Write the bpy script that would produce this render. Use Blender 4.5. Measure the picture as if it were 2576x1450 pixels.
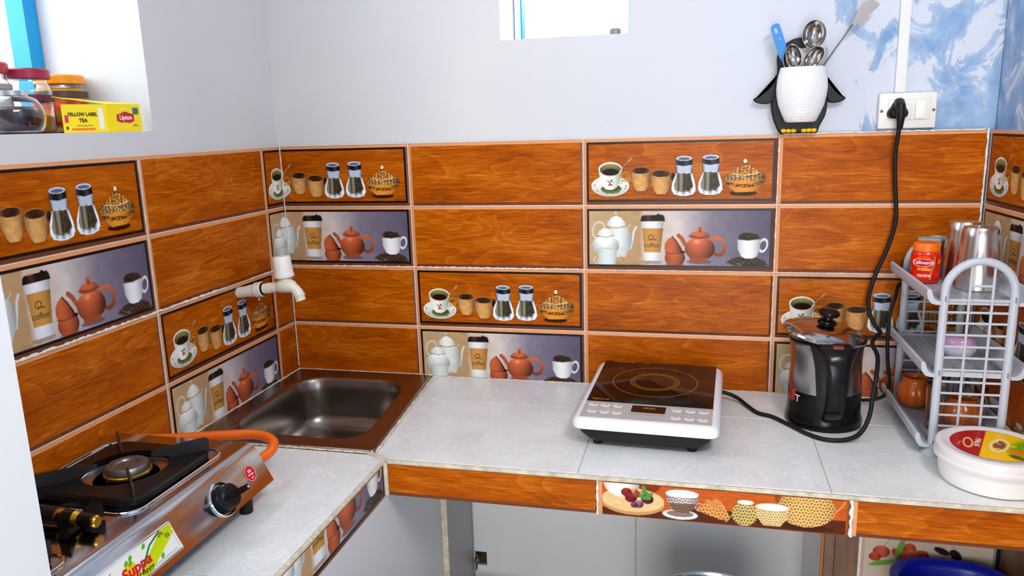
import bpy, math, random
import numpy as np
from mathutils import Vector, Matrix, Euler

random.seed(7)
S = bpy.context.scene
for o in list(bpy.data.objects): bpy.data.objects.remove(o)
COL = S.collection
PI = math.pi

# ------------------------------------------------------------------ camera, light, exposure
cam_d = bpy.data.cameras.new('camera'); cam = bpy.data.objects.new('camera', cam_d); COL.objects.link(cam)
R_ = Vector((0.97190617, 0.23357382, -0.02901135)); U_ = Vector((-0.02082274, 0.20810344, 0.97788515)); F_ = Vector((-0.23444573, 0.94980852, -0.20712066))
m = Matrix((R_, U_, -F_)).transposed().to_4x4(); m.translation = Vector((1.08889, -1.87680, 1.47627)); cam.matrix_world = m
cam_d.sensor_width = 36.0; cam_d.lens = 1938.555/2576*36.0; cam_d.clip_start = .02
S.camera = cam

w = bpy.data.worlds.new('sky'); S.world = w; w.use_nodes = True
wn = w.node_tree.nodes; bg = wn['Background']; bg.inputs[0].default_value = (.96, .98, 1.0, 1); bg.inputs[1].default_value = 1.1

def area(name, loc, target, sx, sy, power, col=(1, 1, 1)):
    d = bpy.data.lights.new(name, 'AREA'); d.shape = 'RECTANGLE'; d.size = sx; d.size_y = sy; d.energy = power; d.color = col
    o = bpy.data.objects.new(name, d); COL.objects.link(o); o.location = loc
    o.rotation_euler = (Vector(target)-Vector(loc)).to_track_quat('-Z', 'Y').to_euler(); return o
area('doorway_daylight', (1.20, -3.55, .98), (.35, -.2, .6), 1.05, 1.7, 27, (1, .975, .94))
area('left_side_fill', (1.70, -1.55, 2.35), (.15, -.75, .85), 1.2, .2, 24, (1, .97, .93))  # added fill lamp, brightens the left wall and counter
area('window_daylight', (-.42, -.82, 1.95), (.6, -.7, 1.1), .7, .8, 6, (.84, .93, 1))
area('upper_window_daylight', (.85, .5, 2.05), (.70, .0, 1.60), .35, .5, 4, (.80, .92, 1))
S.view_settings.view_transform = 'Standard'; S.view_settings.look = 'None'
S.view_settings.exposure = 0.50; S.view_settings.gamma = 1.0
try: S.view_settings.use_curve_mapping = False
except Exception: pass

# ------------------------------------------------------------------ helpers
def lin(c):
    c = c/255.0
    return c/12.92 if c <= .04045 else ((c+.055)/1.055)**2.4
def C(r, g, b): return (lin(r), lin(g), lin(b), 1)

MATS = {}
def mat(name, col, rough=.5, metal=0, trans=0, ior=1.45, emit=0, coat=0, alpha=1, bump=0, bscale=60, var=0, vscale=12, vstretch=(1, 1, 1), aniso=0):
    if name in MATS: return MATS[name]
    M = bpy.data.materials.new(name); M.use_nodes = True; nt = M.node_tree; N = nt.nodes; L = nt.links
    b = N['Principled BSDF']; b.inputs['Specular IOR Level'].default_value = .2 if name == 'black_glass' else (.3 if 'black' in name else .5)
    b.inputs['Base Color'].default_value = col; b.inputs['Roughness'].default_value = rough; b.inputs['Metallic'].default_value = metal
    b.inputs['Transmission Weight'].default_value = trans; b.inputs['IOR'].default_value = ior; b.inputs['Coat Weight'].default_value = coat
    b.inputs['Coat Roughness'].default_value = .08
    if alpha < 1: b.inputs['Alpha'].default_value = alpha
    if emit: b.inputs['Emission Color'].default_value = col; b.inputs['Emission Strength'].default_value = emit
    if bump or var:
        tc = N.new('ShaderNodeTexCoord'); mp = N.new('ShaderNodeMapping'); mp.inputs['Scale'].default_value = vstretch
        L.new(tc.outputs['Object'], mp.inputs[0])
    if bump:
        n = N.new('ShaderNodeTexNoise'); n.inputs['Scale'].default_value = bscale; n.inputs['Detail'].default_value = 5
        L.new(mp.outputs[0], n.inputs[0]); bp = N.new('ShaderNodeBump'); bp.inputs['Strength'].default_value = bump; bp.inputs['Distance'].default_value = .002
        L.new(n.outputs[0], bp.inputs['Height']); L.new(bp.outputs[0], b.inputs['Normal'])
    if var:
        n = N.new('ShaderNodeTexNoise'); n.inputs['Scale'].default_value = vscale; n.inputs['Detail'].default_value = 6
        L.new(mp.outputs[0], n.inputs[0])
        mr = N.new('ShaderNodeMapRange'); mr.inputs[1].default_value = .3; mr.inputs[2].default_value = .7; mr.inputs[3].default_value = 1-var; mr.inputs[4].default_value = 1+var*.4
        L.new(n.outputs[0], mr.inputs[0])
        mx = N.new('ShaderNodeVectorMath'); mx.operation = 'SCALE'; mx.inputs[0].default_value = col[:3]
        L.new(mr.outputs[0], mx.inputs[3]); L.new(mx.outputs[0], b.inputs['Base Color'])
    MATS[name] = M; return M

def ramp(N, stops, interp='LINEAR'):
    r = N.new('ShaderNodeValToRGB'); r.color_ramp.interpolation = interp; e = r.color_ramp.elements
    while len(e) > 1: e.remove(e[-1])
    e[0].position = stops[0][0]; e[0].color = stops[0][1]
    for p, c in stops[1:]:
        k = e.new(p); k.color = c
    return r

def wood_nodes(nt, seed_from_object=True, off=0.0, gain=1.0):
    """orange wood grain drawn along local x; returns the colour socket"""
    N, L = nt.nodes, nt.links
    tc = N.new('ShaderNodeTexCoord'); mp = N.new('ShaderNodeMapping'); mp.inputs['Scale'].default_value = (1, 1, 1)
    L.new(tc.outputs['Object'], mp.inputs[0])
    if seed_from_object:
        oi = N.new('ShaderNodeObjectInfo'); sc = N.new('ShaderNodeMath'); sc.operation = 'MULTIPLY'; sc.inputs[1].default_value = 3.0
        L.new(oi.outputs['Random'], sc.inputs[0]); cb = N.new('ShaderNodeCombineXYZ'); L.new(sc.outputs[0], cb.inputs[0]); L.new(sc.outputs[0], cb.inputs[1])
        L.new(cb.outputs[0], mp.inputs['Location'])
    else: mp.inputs['Location'].default_value = (off, off, 0)
    def stretch(src, s):
        q = N.new('ShaderNodeMapping'); q.inputs['Scale'].default_value = s; L.new(src, q.inputs[0]); return q.outputs[0]
    n1 = N.new('ShaderNodeTexNoise'); n1.inputs['Scale'].default_value = 1; n1.inputs['Detail'].default_value = 2.2; n1.inputs['Distortion'].default_value = .5
    L.new(stretch(mp.outputs[0], (1.7, 1, 8)), n1.inputs[0])
    mul = N.new('ShaderNodeMath'); mul.operation = 'MULTIPLY'; mul.inputs[1].default_value = 13; L.new(n1.outputs[0], mul.inputs[0])
    fr = N.new('ShaderNodeMath'); fr.operation = 'FRACT'; L.new(mul.outputs[0], fr.inputs[0])
    n2 = N.new('ShaderNodeTexNoise'); n2.inputs['Scale'].default_value = 1; n2.inputs['Detail'].default_value = 6; n2.inputs['Roughness'].default_value = .65
    L.new(stretch(mp.outputs[0], (22, 1, 330)), n2.inputs[0])
    n3 = N.new('ShaderNodeTexNoise'); n3.inputs['Scale'].default_value = 1; n3.inputs['Detail'].default_value = 3
    L.new(stretch(mp.outputs[0], (5, 1, 22)), n3.inputs[0])
    r1 = ramp(N, [(0, (.16, .16, .16, 1)), (.5, (.40, .40, .40, 1)), (.80, (.50, .50, .50, 1)), (.93, (.75, .75, .75, 1)), (1, (.22, .22, .22, 1))]); L.new(fr.outputs[0], r1.inputs[0])
    def mad(a, k, b_=None):
        q = N.new('ShaderNodeMath'); q.operation = 'MULTIPLY'; q.inputs[1].default_value = k; L.new(a, q.inputs[0])
        if b_ is None: return q.outputs[0]
        s = N.new('ShaderNodeMath'); s.operation = 'ADD'; L.new(q.outputs[0], s.inputs[0]); L.new(b_, s.inputs[1]); return s.outputs[0]
    t = mad(r1.outputs[0], .17); t = mad(n2.outputs[0], .58, t); t = mad(n3.outputs[0], .34, t)
    g = gain
    def cc(r, gg, b): c = C(r, gg, b); return (c[0]*g, c[1]*g, c[2]*g, 1)
    r2 = ramp(N, [(.36, cc(128, 54, 0)), (.50, cc(164, 76, 0)), (.58, cc(182, 91, 2)), (.70, cc(208, 120, 34))]); L.new(t, r2.inputs[0])
    return r2.outputs[0]

def wood_mat(name, rough=.32, gain=1.0, off=None):
    M = bpy.data.materials.new(name); M.use_nodes = True; nt = M.node_tree; b = nt.nodes['Principled BSDF']
    nt.links.new(wood_nodes(nt, off is None, off or 0, gain), b.inputs['Base Color']); b.inputs['Roughness'].default_value = rough; b.inputs['Specular IOR Level'].default_value = .12
    MATS[name] = M; return M

def print_mat(name, on_wood):
    M = bpy.data.materials.new(name); M.use_nodes = True; nt = M.node_tree; b = nt.nodes['Principled BSDF']; N, L = nt.nodes, nt.links
    a = N.new('ShaderNodeVertexColor'); a.layer_name = 'print'
    if on_wood:
        mx = N.new('ShaderNodeMix'); mx.data_type = 'RGBA'; L.new(a.outputs['Alpha'], mx.inputs[0]); L.new(wood_nodes(nt), mx.inputs[6]); L.new(a.outputs['Color'], mx.inputs[7])
        L.new(mx.outputs[2], b.inputs['Base Color'])
    else: L.new(a.outputs['Color'], b.inputs['Base Color'])
    b.inputs['Roughness'].default_value = .3; b.inputs['Specular IOR Level'].default_value = .12
    MATS[name] = M; return M

# ---- mesh builder
ORG = {}
class MB:
    def __init__(s): s.v = []; s.f = []; s.m = []; s.mi = 0; s.M = None
    def add(s, vs, fs):
        o = len(s.v)
        if s.M is not None: vs = [tuple(s.M @ Vector(v)) for v in vs]
        s.v += [tuple(v) for v in vs]; s.f += [tuple(i+o for i in f) for f in fs]; s.m += [s.mi]*len(fs); return s
    def box(s, x0, y0, z0, x1, y1, z1):
        v = [(x0, y0, z0), (x1, y0, z0), (x1, y1, z0), (x0, y1, z0), (x0, y0, z1), (x1, y0, z1), (x1, y1, z1), (x0, y1, z1)]
        return s.add(v, [(0, 3, 2, 1), (4, 5, 6, 7), (0, 1, 5, 4), (1, 2, 6, 5), (2, 3, 7, 6), (3, 0, 4, 7)])
    def loft(s, loops, cap0=True, cap1=True, closed=True):
        n = len(loops[0]); vs = [p for l in loops for p in l]; fs = []
        for k in range(len(loops)-1):
            for i in range(n if closed else n-1):
                j = (i+1) % n; fs.append((k*n+i, k*n+j, (k+1)*n+j, (k+1)*n+i))
        if cap0: fs.append(tuple(range(n-1, -1, -1)))
        if cap1: fs.append(tuple(range((len(loops)-1)*n, len(loops)*n)))
        return s.add(vs, fs)
    def lathe(s, prof, c=(0, 0, 0), n=40, sx=1, sy=1, cap0=True, cap1=True):
        return s.loft([[(c[0]+r*sx*math.cos(2*PI*i/n), c[1]+r*sy*math.sin(2*PI*i/n), c[2]+z) for i in range(n)] for r, z in prof], cap0, cap1)
    def rbox(s, x0, y0, z0, x1, y1, z1, r=.003, seg=4, top=True):
        """box with rounded vertical corners and softened rims"""
        L = []; e = min(r, (z1-z0)/2*.99)
        st = [(z0, e), (z0+e*.3, e*.3), (z0+e, 0), (z1-e, 0), (z1-e*.3, e*.3), (z1, e)]
        for z, ins in st: L.append(rr(x0+ins, y0+ins, x1-ins, y1-ins, max(r-ins*.5, .0003), z, seg))
        return s.loft(L)
    def prism(s, poly, z0, z1):
        return s.loft([[(x, y, z0) for x, y in poly], [(x, y, z1) for x, y in poly]])
    def prism_y(s, poly, y0, y1, r=0):
        """poly in x,z extruded along y (front face y0); r softens the front"""
        if area2(poly) < 0: poly = poly[::-1]
        L = [[(x, y0+(r if r else 0), z) for x, z in poly], [(x, y1, z) for x, z in poly]]
        if r:
            cx = sum(p[0] for p in poly)/len(poly); cz = sum(p[1] for p in poly)/len(poly)
            ins = inset(poly, r)
            L = [[(x, y0, z) for x, z in ins]] + L
        return s.loft(L)
    def tube(s, pts, r, n=10, cap=True, flat=None):
        """sweep a circle (or an ellipse, flat=(a,b)) along pts; r number or list"""
        P = [Vector(p) for p in pts]; k = len(P); loops = []; up = None
        for i in range(k):
            t = (P[min(i+1, k-1)]-P[max(i-1, 0)]).normalized()
            if up is None:
                up = Vector((0, 0, 1)) if abs(t.z) < .9 else Vector((1, 0, 0))
            a = t.cross(up).normalized(); b = a.cross(t).normalized(); up = b
            ri = r[i] if isinstance(r, (list, tuple)) else r
            ra, rb = (ri, ri) if flat is None else (ri*flat[0], ri*flat[1])
            loops.append([tuple(P[i]+a*math.cos(2*PI*j/n)*ra+b*math.sin(2*PI*j/n)*rb) for j in range(n)])
        return s.loft(loops, cap, cap)
    def build(s, name, mats, parent=None, smooth=35, kind=None, label=None):
        me = bpy.data.meshes.new(name); o = ORG.get(parent, Vector((0, 0, 0))) if parent else Vector((0, 0, 0))
        vs = [(v[0]-o[0], v[1]-o[1], v[2]-o[2]) for v in s.v]
        me.from_pydata(vs, [], s.f); me.update()
        if not isinstance(mats, (list, tuple)): mats = [mats]
        for q in mats: me.materials.append(q)
        if len(mats) > 1: me.polygons.foreach_set('material_index', s.m)
        if smooth:
            me.polygons.foreach_set('use_smooth', [True]*len(me.polygons))
            try: me.set_sharp_from_angle(angle=math.radians(smooth))
            except Exception: pass
        ob = bpy.data.objects.new(name, me); COL.objects.link(ob)
        if parent: ob.parent = parent; ORG[ob] = o
        if kind: ob['kind'] = kind
        if label: ob['label'] = label
        return ob
def area2(p): return sum(p[i][0]*p[(i+1) % len(p)][1]-p[(i+1) % len(p)][0]*p[i][1] for i in range(len(p)))
def inset(poly, r):
    n = len(poly); out = []
    for i in range(n):
        a = Vector(poly[i-1]); b = Vector(poly[i]); c = Vector(poly[(i+1) % n])
        d1 = (b-a).normalized(); d2 = (c-b).normalized(); n1 = Vector((-d1.y, d1.x)); n2 = Vector((-d2.y, d2.x)); q = (n1+n2)
        q = q.normalized() if q.length > 1e-6 else n1
        out.append((b.x+q.x*r, b.y+q.y*r))
    return out
def rr(x0, y0, x1, y1, r, z, seg=4):
    out = []
    for cx, cy, a0 in ((x1-r, y1-r, 0), (x0+r, y1-r, 90), (x0+r, y0+r, 180), (x1-r, y0+r, 270)):
        for i in range(seg+1):
            a = math.radians(a0+90*i/seg); out.append((cx+r*math.cos(a), cy+r*math.sin(a), z))
    return out
def quad_rr(q, r, z, seg=6):
    """rounded outline of a general quad (corners listed anticlockwise)"""
    out = []
    for i in range(4):
        a, b, c = Vector(q[i-1]), Vector(q[i]), Vector(q[(i+1) % 4]); p = b+(a-b).normalized()*r; s = b+(c-b).normalized()*r
        for k in range(seg+1):
            t = k/seg; v = p*(1-t)**2+b*2*t*(1-t)+s*t*t; out.append((v.x, v.y, z))
    return out
def spline(pts, n=8):
    P = [Vector(p) for p in pts]; out = []
    for i in range(len(P)-1):
        p0 = P[max(i-1, 0)]; p1 = P[i]; p2 = P[i+1]; p3 = P[min(i+2, len(P)-1)]
        for k in range(n):
            t = k/n; out.append(.5*((2*p1)+(p2-p0)*t+(2*p0-5*p1+4*p2-p3)*t*t+(3*p1-p0-3*p2+p3)*t**3))
    out.append(P[-1]); return [tuple(v) for v in out]
def smooth_poly(pts, n=3):
    P = [Vector((a, b, 0)) for a, b in pts]; k = len(P); out = []
    for i in range(k):
        p0, p1, p2, p3 = P[i-1], P[i], P[(i+1) % k], P[(i+2) % k]
        for j in range(n):
            t = j/n; v = .5*((2*p1)+(p2-p0)*t+(2*p0-5*p1+4*p2-p3)*t*t+(3*p1-p0-3*p2+p3)*t**3); out.append((v.x, v.y))
    return out
def thing(name, label, cat, loc=(0, 0, 0), group=None, local=False, rotz=0):
    o = bpy.data.objects.new(name, None); COL.objects.link(o); o.location = loc; o.rotation_euler = (0, 0, rotz); o.empty_display_size = .05
    o['label'] = label; o['category'] = cat
    if group: o['group'] = group
    ORG[o] = Vector((0, 0, 0)) if local else Vector(loc)
    return o
def tag(o, label, cat, group=None):
    o['label'] = label; o['category'] = cat
    if group: o['group'] = group
    return o
def text(body, size, M, m, parent, name='lettering', sx=1.0, extrude=.0002, align='CENTER', shear=0, bold=0):
    c = bpy.data.curves.new('t', 'FONT'); c.body = body; c.size = size; c.extrude = extrude; c.align_x = align; c.align_y = 'CENTER'; c.resolution_u = 3; c.shear = shear; c.offset = bold
    t = bpy.data.objects.new('t', c); COL.objects.link(t)
    bpy.context.view_layer.update(); dg = bpy.context.evaluated_depsgraph_get(); me = bpy.data.meshes.new_from_object(t.evaluated_get(dg)); bpy.data.objects.remove(t)
    me.name = name; me.transform(Matrix.Diagonal((sx, 1, 1, 1))); o = ORG.get(parent, Vector((0, 0, 0))); me.transform(Matrix.Translation(-o) @ M)
    me.materials.clear(); me.materials.append(m); ob = bpy.data.objects.new(name, me); COL.objects.link(ob); ob.parent = parent; ORG[ob] = o; return ob
def frame(o, x, y):
    """matrix with origin o, text x-direction x, text up y"""
    x = Vector(x).normalized(); y = Vector(y); y = (y-x*y.dot(x)).normalized(); z = x.cross(y); M = Matrix((x, y, z)).transposed().to_4x4(); M.translation = Vector(o); return M

# ---- flat prints: a fine flat grid whose vertices carry the printed colours
class Cv:
    def __init__(s, X, Y): s.X = X; s.Y = Y; s.c = np.zeros(X.shape+(3,)); s.a = np.zeros(X.shape)
    def put(s, m, col):
        m = np.clip(m, 0, 1); col = np.asarray(col, float)
        if col.ndim == 1: col = col[None, None, :]
        s.c = s.c*(1-m[..., None])+col*m[..., None]; s.a = np.maximum(s.a, m)
    def ell(s, cx, cy, rx, ry, rot=0, soft=3):
        dx = s.X-cx; dy = s.Y-cy
        if rot: c_, s_ = math.cos(rot), math.sin(rot); dx, dy = dx*c_+dy*s_, -dx*s_+dy*c_
        d = (np.sqrt((dx/rx)**2+(dy/ry)**2)-1)*min(rx, ry); return np.clip(.5-d/soft, 0, 1)
    def ring(s, cx, cy, rx, ry, wd, rot=0, soft=3):
        dx = s.X-cx; dy = s.Y-cy
        if rot: c_, s_ = math.cos(rot), math.sin(rot); dx, dy = dx*c_+dy*s_, -dx*s_+dy*c_
        d = np.abs((np.sqrt((dx/rx)**2+(dy/ry)**2)-1)*min(rx, ry))-wd/2; return np.clip(.5-d/soft, 0, 1)
    def poly(s, P, soft=3):
        X, Y = s.X, s.Y; d = np.full(X.shape, 1e9); ins = np.zeros(X.shape, bool); n = len(P)
        for i in range(n):
            ax, ay = P[i]; bx, by = P[(i+1) % n]; ex, ey = bx-ax, by-ay
            t = np.clip(((X-ax)*ex+(Y-ay)*ey)/(ex*ex+ey*ey+1e-9), 0, 1); d = np.minimum(d, np.hypot(X-ax-t*ex, Y-ay-t*ey))
            if ey != 0:
                cr = ((ay > Y) != (by > Y)) & (X < ex*(Y-ay)/ey+ax); ins ^= cr
        return np.clip(.5-np.where(ins, -d, d)/soft, 0, 1)
    def line(s, P, wd, soft=3):
        d = np.full(s.X.shape, 1e9)
        for (ax, ay), (bx, by) in zip(P[:-1], P[1:]):
            ex, ey = bx-ax, by-ay; t = np.clip(((s.X-ax)*ex+(s.Y-ay)*ey)/(ex*ex+ey*ey+1e-9), 0, 1); d = np.minimum(d, np.hypot(s.X-ax-t*ex, s.Y-ay-t*ey))
        return np.clip(.5-(d-wd/2)/soft, 0, 1)
    def sh(s, col, k):
        """colour times a shade field k"""
        return np.asarray(col, float)[None, None, :]*np.clip(k, 0, 1.6)[..., None]
def hashn(X, Y, s):
    """smooth value noise"""
    x = X/s; y = Y/s; xi = np.floor(x); yi = np.floor(y); fx = x-xi; fy = y-yi; fx = fx*fx*(3-2*fx); fy = fy*fy*(3-2*fy)
    h = lambda a, b: np.modf(np.abs(np.sin(a*127.1+b*311.7)*43758.5453))[0]
    return (h(xi, yi)*(1-fx)+h(xi+1, yi)*fx)*(1-fy)+(h(xi, yi+1)*(1-fx)+h(xi+1, yi+1)*fx)*fy

def draw_cups(c):
    # canvas: x 0..1985, y 0..690 (downwards)
    X, Y = c.X, c.Y
    tw = 1
    # saucer and cup
    c.put(c.ell(292, 500, 206, 112)*.35, (90, 45, 15))
    c.put(c.ell(290, 490, 204, 110), c.sh((228, 230, 222), 1-.12*((Y-490)/110)))
    c.put(c.ring(290, 488, 175, 90, 3)*.5, (170, 175, 160))
    for k in range(9):
        a = k*.75+.3; c.put(c.ell(290+165*math.cos(a), 490+84*math.sin(a), 9, 6), (150, 150, 95) if k % 2 else (190, 120, 95))
    c.put(c.ell(300, 520, 110, 48), (120, 130, 70)); c.put(c.ell(300, 505, 92, 40)*.6, (60, 75, 30))
    c.put(c.ring(452, 395, 42, 46, 11), (205, 165, 95)); c.put(c.line([(395, 465), (440, 430), (480, 400)], 12), (200, 180, 120))
    body = c.poly([(165, 315), (180, 430), (210, 490), (245, 525), (310, 530), (360, 505), (395, 440), (416, 315)])
    c.put(body, c.sh((236, 236, 228), 1.05-.35*((X-250)/150)**2))
    c.put(c.ell(290, 315, 127, 74), (240, 240, 235)); c.put(c.ell(292, 320, 113, 62), c.sh((125, 120, 75), .9+.5*(320-Y)/62))
    c.put(c.ell(295, 345, 84, 36), (45, 28, 16)); c.put(c.line([(190, 372), (290, 393), (392, 366)], 5)*.6, (205, 150, 90))
    c.put(c.line([(385, 345), (430, 290), (480, 240)], 8), (190, 185, 175)); c.put(c.ell(500, 222, 32, 10, -.75), (205, 195, 185)); c.put(c.ell(503, 220, 20, 5, -.75), (150, 130, 115))
    c.put(c.ell(270, 442, 18, 6, .8), (74, 112, 62)); c.put(c.ell(300, 436, 20, 7, -.8), (58, 96, 56)); c.put(c.ell(318, 450, 12, 4, .3), (96, 120, 70)); c.put(c.ell(288, 470, 14, 13), (200, 70, 52)); c.put(c.ell(308, 478, 10, 8), (206, 96, 66)); c.put(c.ell(276, 484, 8, 6), (190, 60, 50))
    # two clay cups
    for cx, cy, w2, bot in ((612, 330, 103, 545), (822, 365, 107, 580)):
        c.put(c.ell(cx, bot-5, w2*.75, 22)*.3, (80, 40, 15))
        c.put(c.poly([(cx-w2, cy), (cx-w2+8, cy+110), (cx-w2*.62, bot-25), (cx-w2*.4, bot), (cx+w2*.45, bot), (cx+w2*.66, bot-28), (cx+w2-8, cy+110), (cx+w2, cy)], 6),
              c.sh((232, 182, 118), 1.02-.35*((X-cx+10)/w2)**2-.1*hashn(X, Y, 22)))
        c.put(c.ell(cx, cy, w2, 40), (200, 135, 70)); c.put(c.ell(cx, cy+3, w2-8, 33), c.sh((80, 55, 35), .55+1.0*((cx-X)/w2)**2+.4*hashn(X, Y, 30)))
        c.put(c.line([(cx-60, cy+58), (cx+60, cy+58)], 6)*.5*(hashn(X, Y, 9) > .5), (190, 105, 40))
    c.put(c.ell(945, 400, 22, 42), (60, 35, 20))
    # shakers
    for cx, top in ((1055, 195), (1324, 187)):
        P = [(cx-88, top+75), (cx-78, top+170), (cx-120, top+275), (cx-126, top+335), (cx-100, top+385), (cx-40, top+402), (cx+40, top+402), (cx+100, top+385), (cx+124, top+335), (cx+116, top+270), (cx+84, top+170), (cx+88, top+75)]
        c.put(c.poly(P, 5), c.sh((205, 212, 225), .75+.35*np.abs(np.sin((X-cx)/21.0))+.15*((X-cx)/120)**2))
        c.put(c.poly([(cx-66, top+170), (cx-100, top+290), (cx-92, top+340), (cx-20, top+365), (cx+60, top+358), (cx+98, top+310), (cx+64, top+175)], 8), c.sh((150, 145, 125), .55+.5*np.abs(np.sin((X-cx)/17.0))))
        c.put(c.poly([(cx-2, top+180), (cx-8, top+345), (cx+50, top+345), (cx+96, top+300), (cx+60, top+175)], 8)*.85, c.sh((75, 68, 50), .5+.8*hashn(X, Y, 16)))
        c.put(c.poly([(cx-60, top+90), (cx-56, top+165), (cx+60, top+165), (cx+64, top+90)], 6), (196, 206, 222))
        c.put(c.line([(cx-82, top+90), (cx-74, top+165)], 8), (60, 62, 75)); c.put(c.line([(cx+82, top+90), (cx+78, top+170)], 7), (70, 75, 95))
        c.put(c.ring(cx, top+330, 118, 66, 10)*(Y > top+335), (235, 240, 248))
        c.put(c.poly([(cx-82, top+20), (cx-90, top+85), (cx, top+100), (cx+88, top+85), (cx+84, top+20)], 5), c.sh((45, 45, 52), .6+1.8*(np.abs(np.sin((X-cx)/33.0+.8))**6)))
        c.put(c.ell(cx, top+22, 84, 26), (205, 215, 232)); c.put(c.ell(cx, top+26, 62, 14), (110, 118, 135))
    # sugar bowl
    cx, cy = 1665, 455
    c.put(c.ell(cx-10, 572, 135, 28), (60, 30, 12))
    pat = .50+.62*np.clip(1.6*hashn(X*1.0, Y*1.25, 9)+.25*np.sin(X/6.0)-.35, 0, 1)
    k = 1.08-.4*((X-cx+20)/205)**2
    c.put(c.poly([(cx-204, 430), (cx-195, 400), (cx-120, 350), (cx+130, 345), (cx+200, 395), (cx+205, 430), (cx+180, 500), (cx+90, 560), (cx-90, 565), (cx-180, 500)], 6), c.sh((215, 150, 60), k))
    c.put(c.poly([(cx-204, 430), (cx-185, 385), (cx-120, 352), (cx+130, 348), (cx+190, 385), (cx+203, 425), (cx+120, 445), (cx-120, 450)], 6), c.sh((206, 168, 112), k*pat))
    c.put(c.line([(cx-170, 478), (cx-60, 500), (cx+60, 498), (cx+172, 466)], 34)*.85*np.clip(3*hashn(X, Y*.8, 10)-.9, 0, 1), (84, 46, 14))
    c.put(c.poly([(cx-135, 378), (cx-95, 328), (cx-30, 290), (cx+30, 290), (cx+100, 322), (cx+135, 370), (cx, 395)], 5), c.sh((200, 144, 76), pat*1.15))
    c.put(c.line([(cx-135, 378), (cx, 394), (cx+135, 372)], 9), (235, 205, 150)); c.put(c.ell(cx, 272, 20, 16), (80, 50, 25)); c.put(c.ell(cx, 254, 20, 22), (240, 225, 195))

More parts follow.
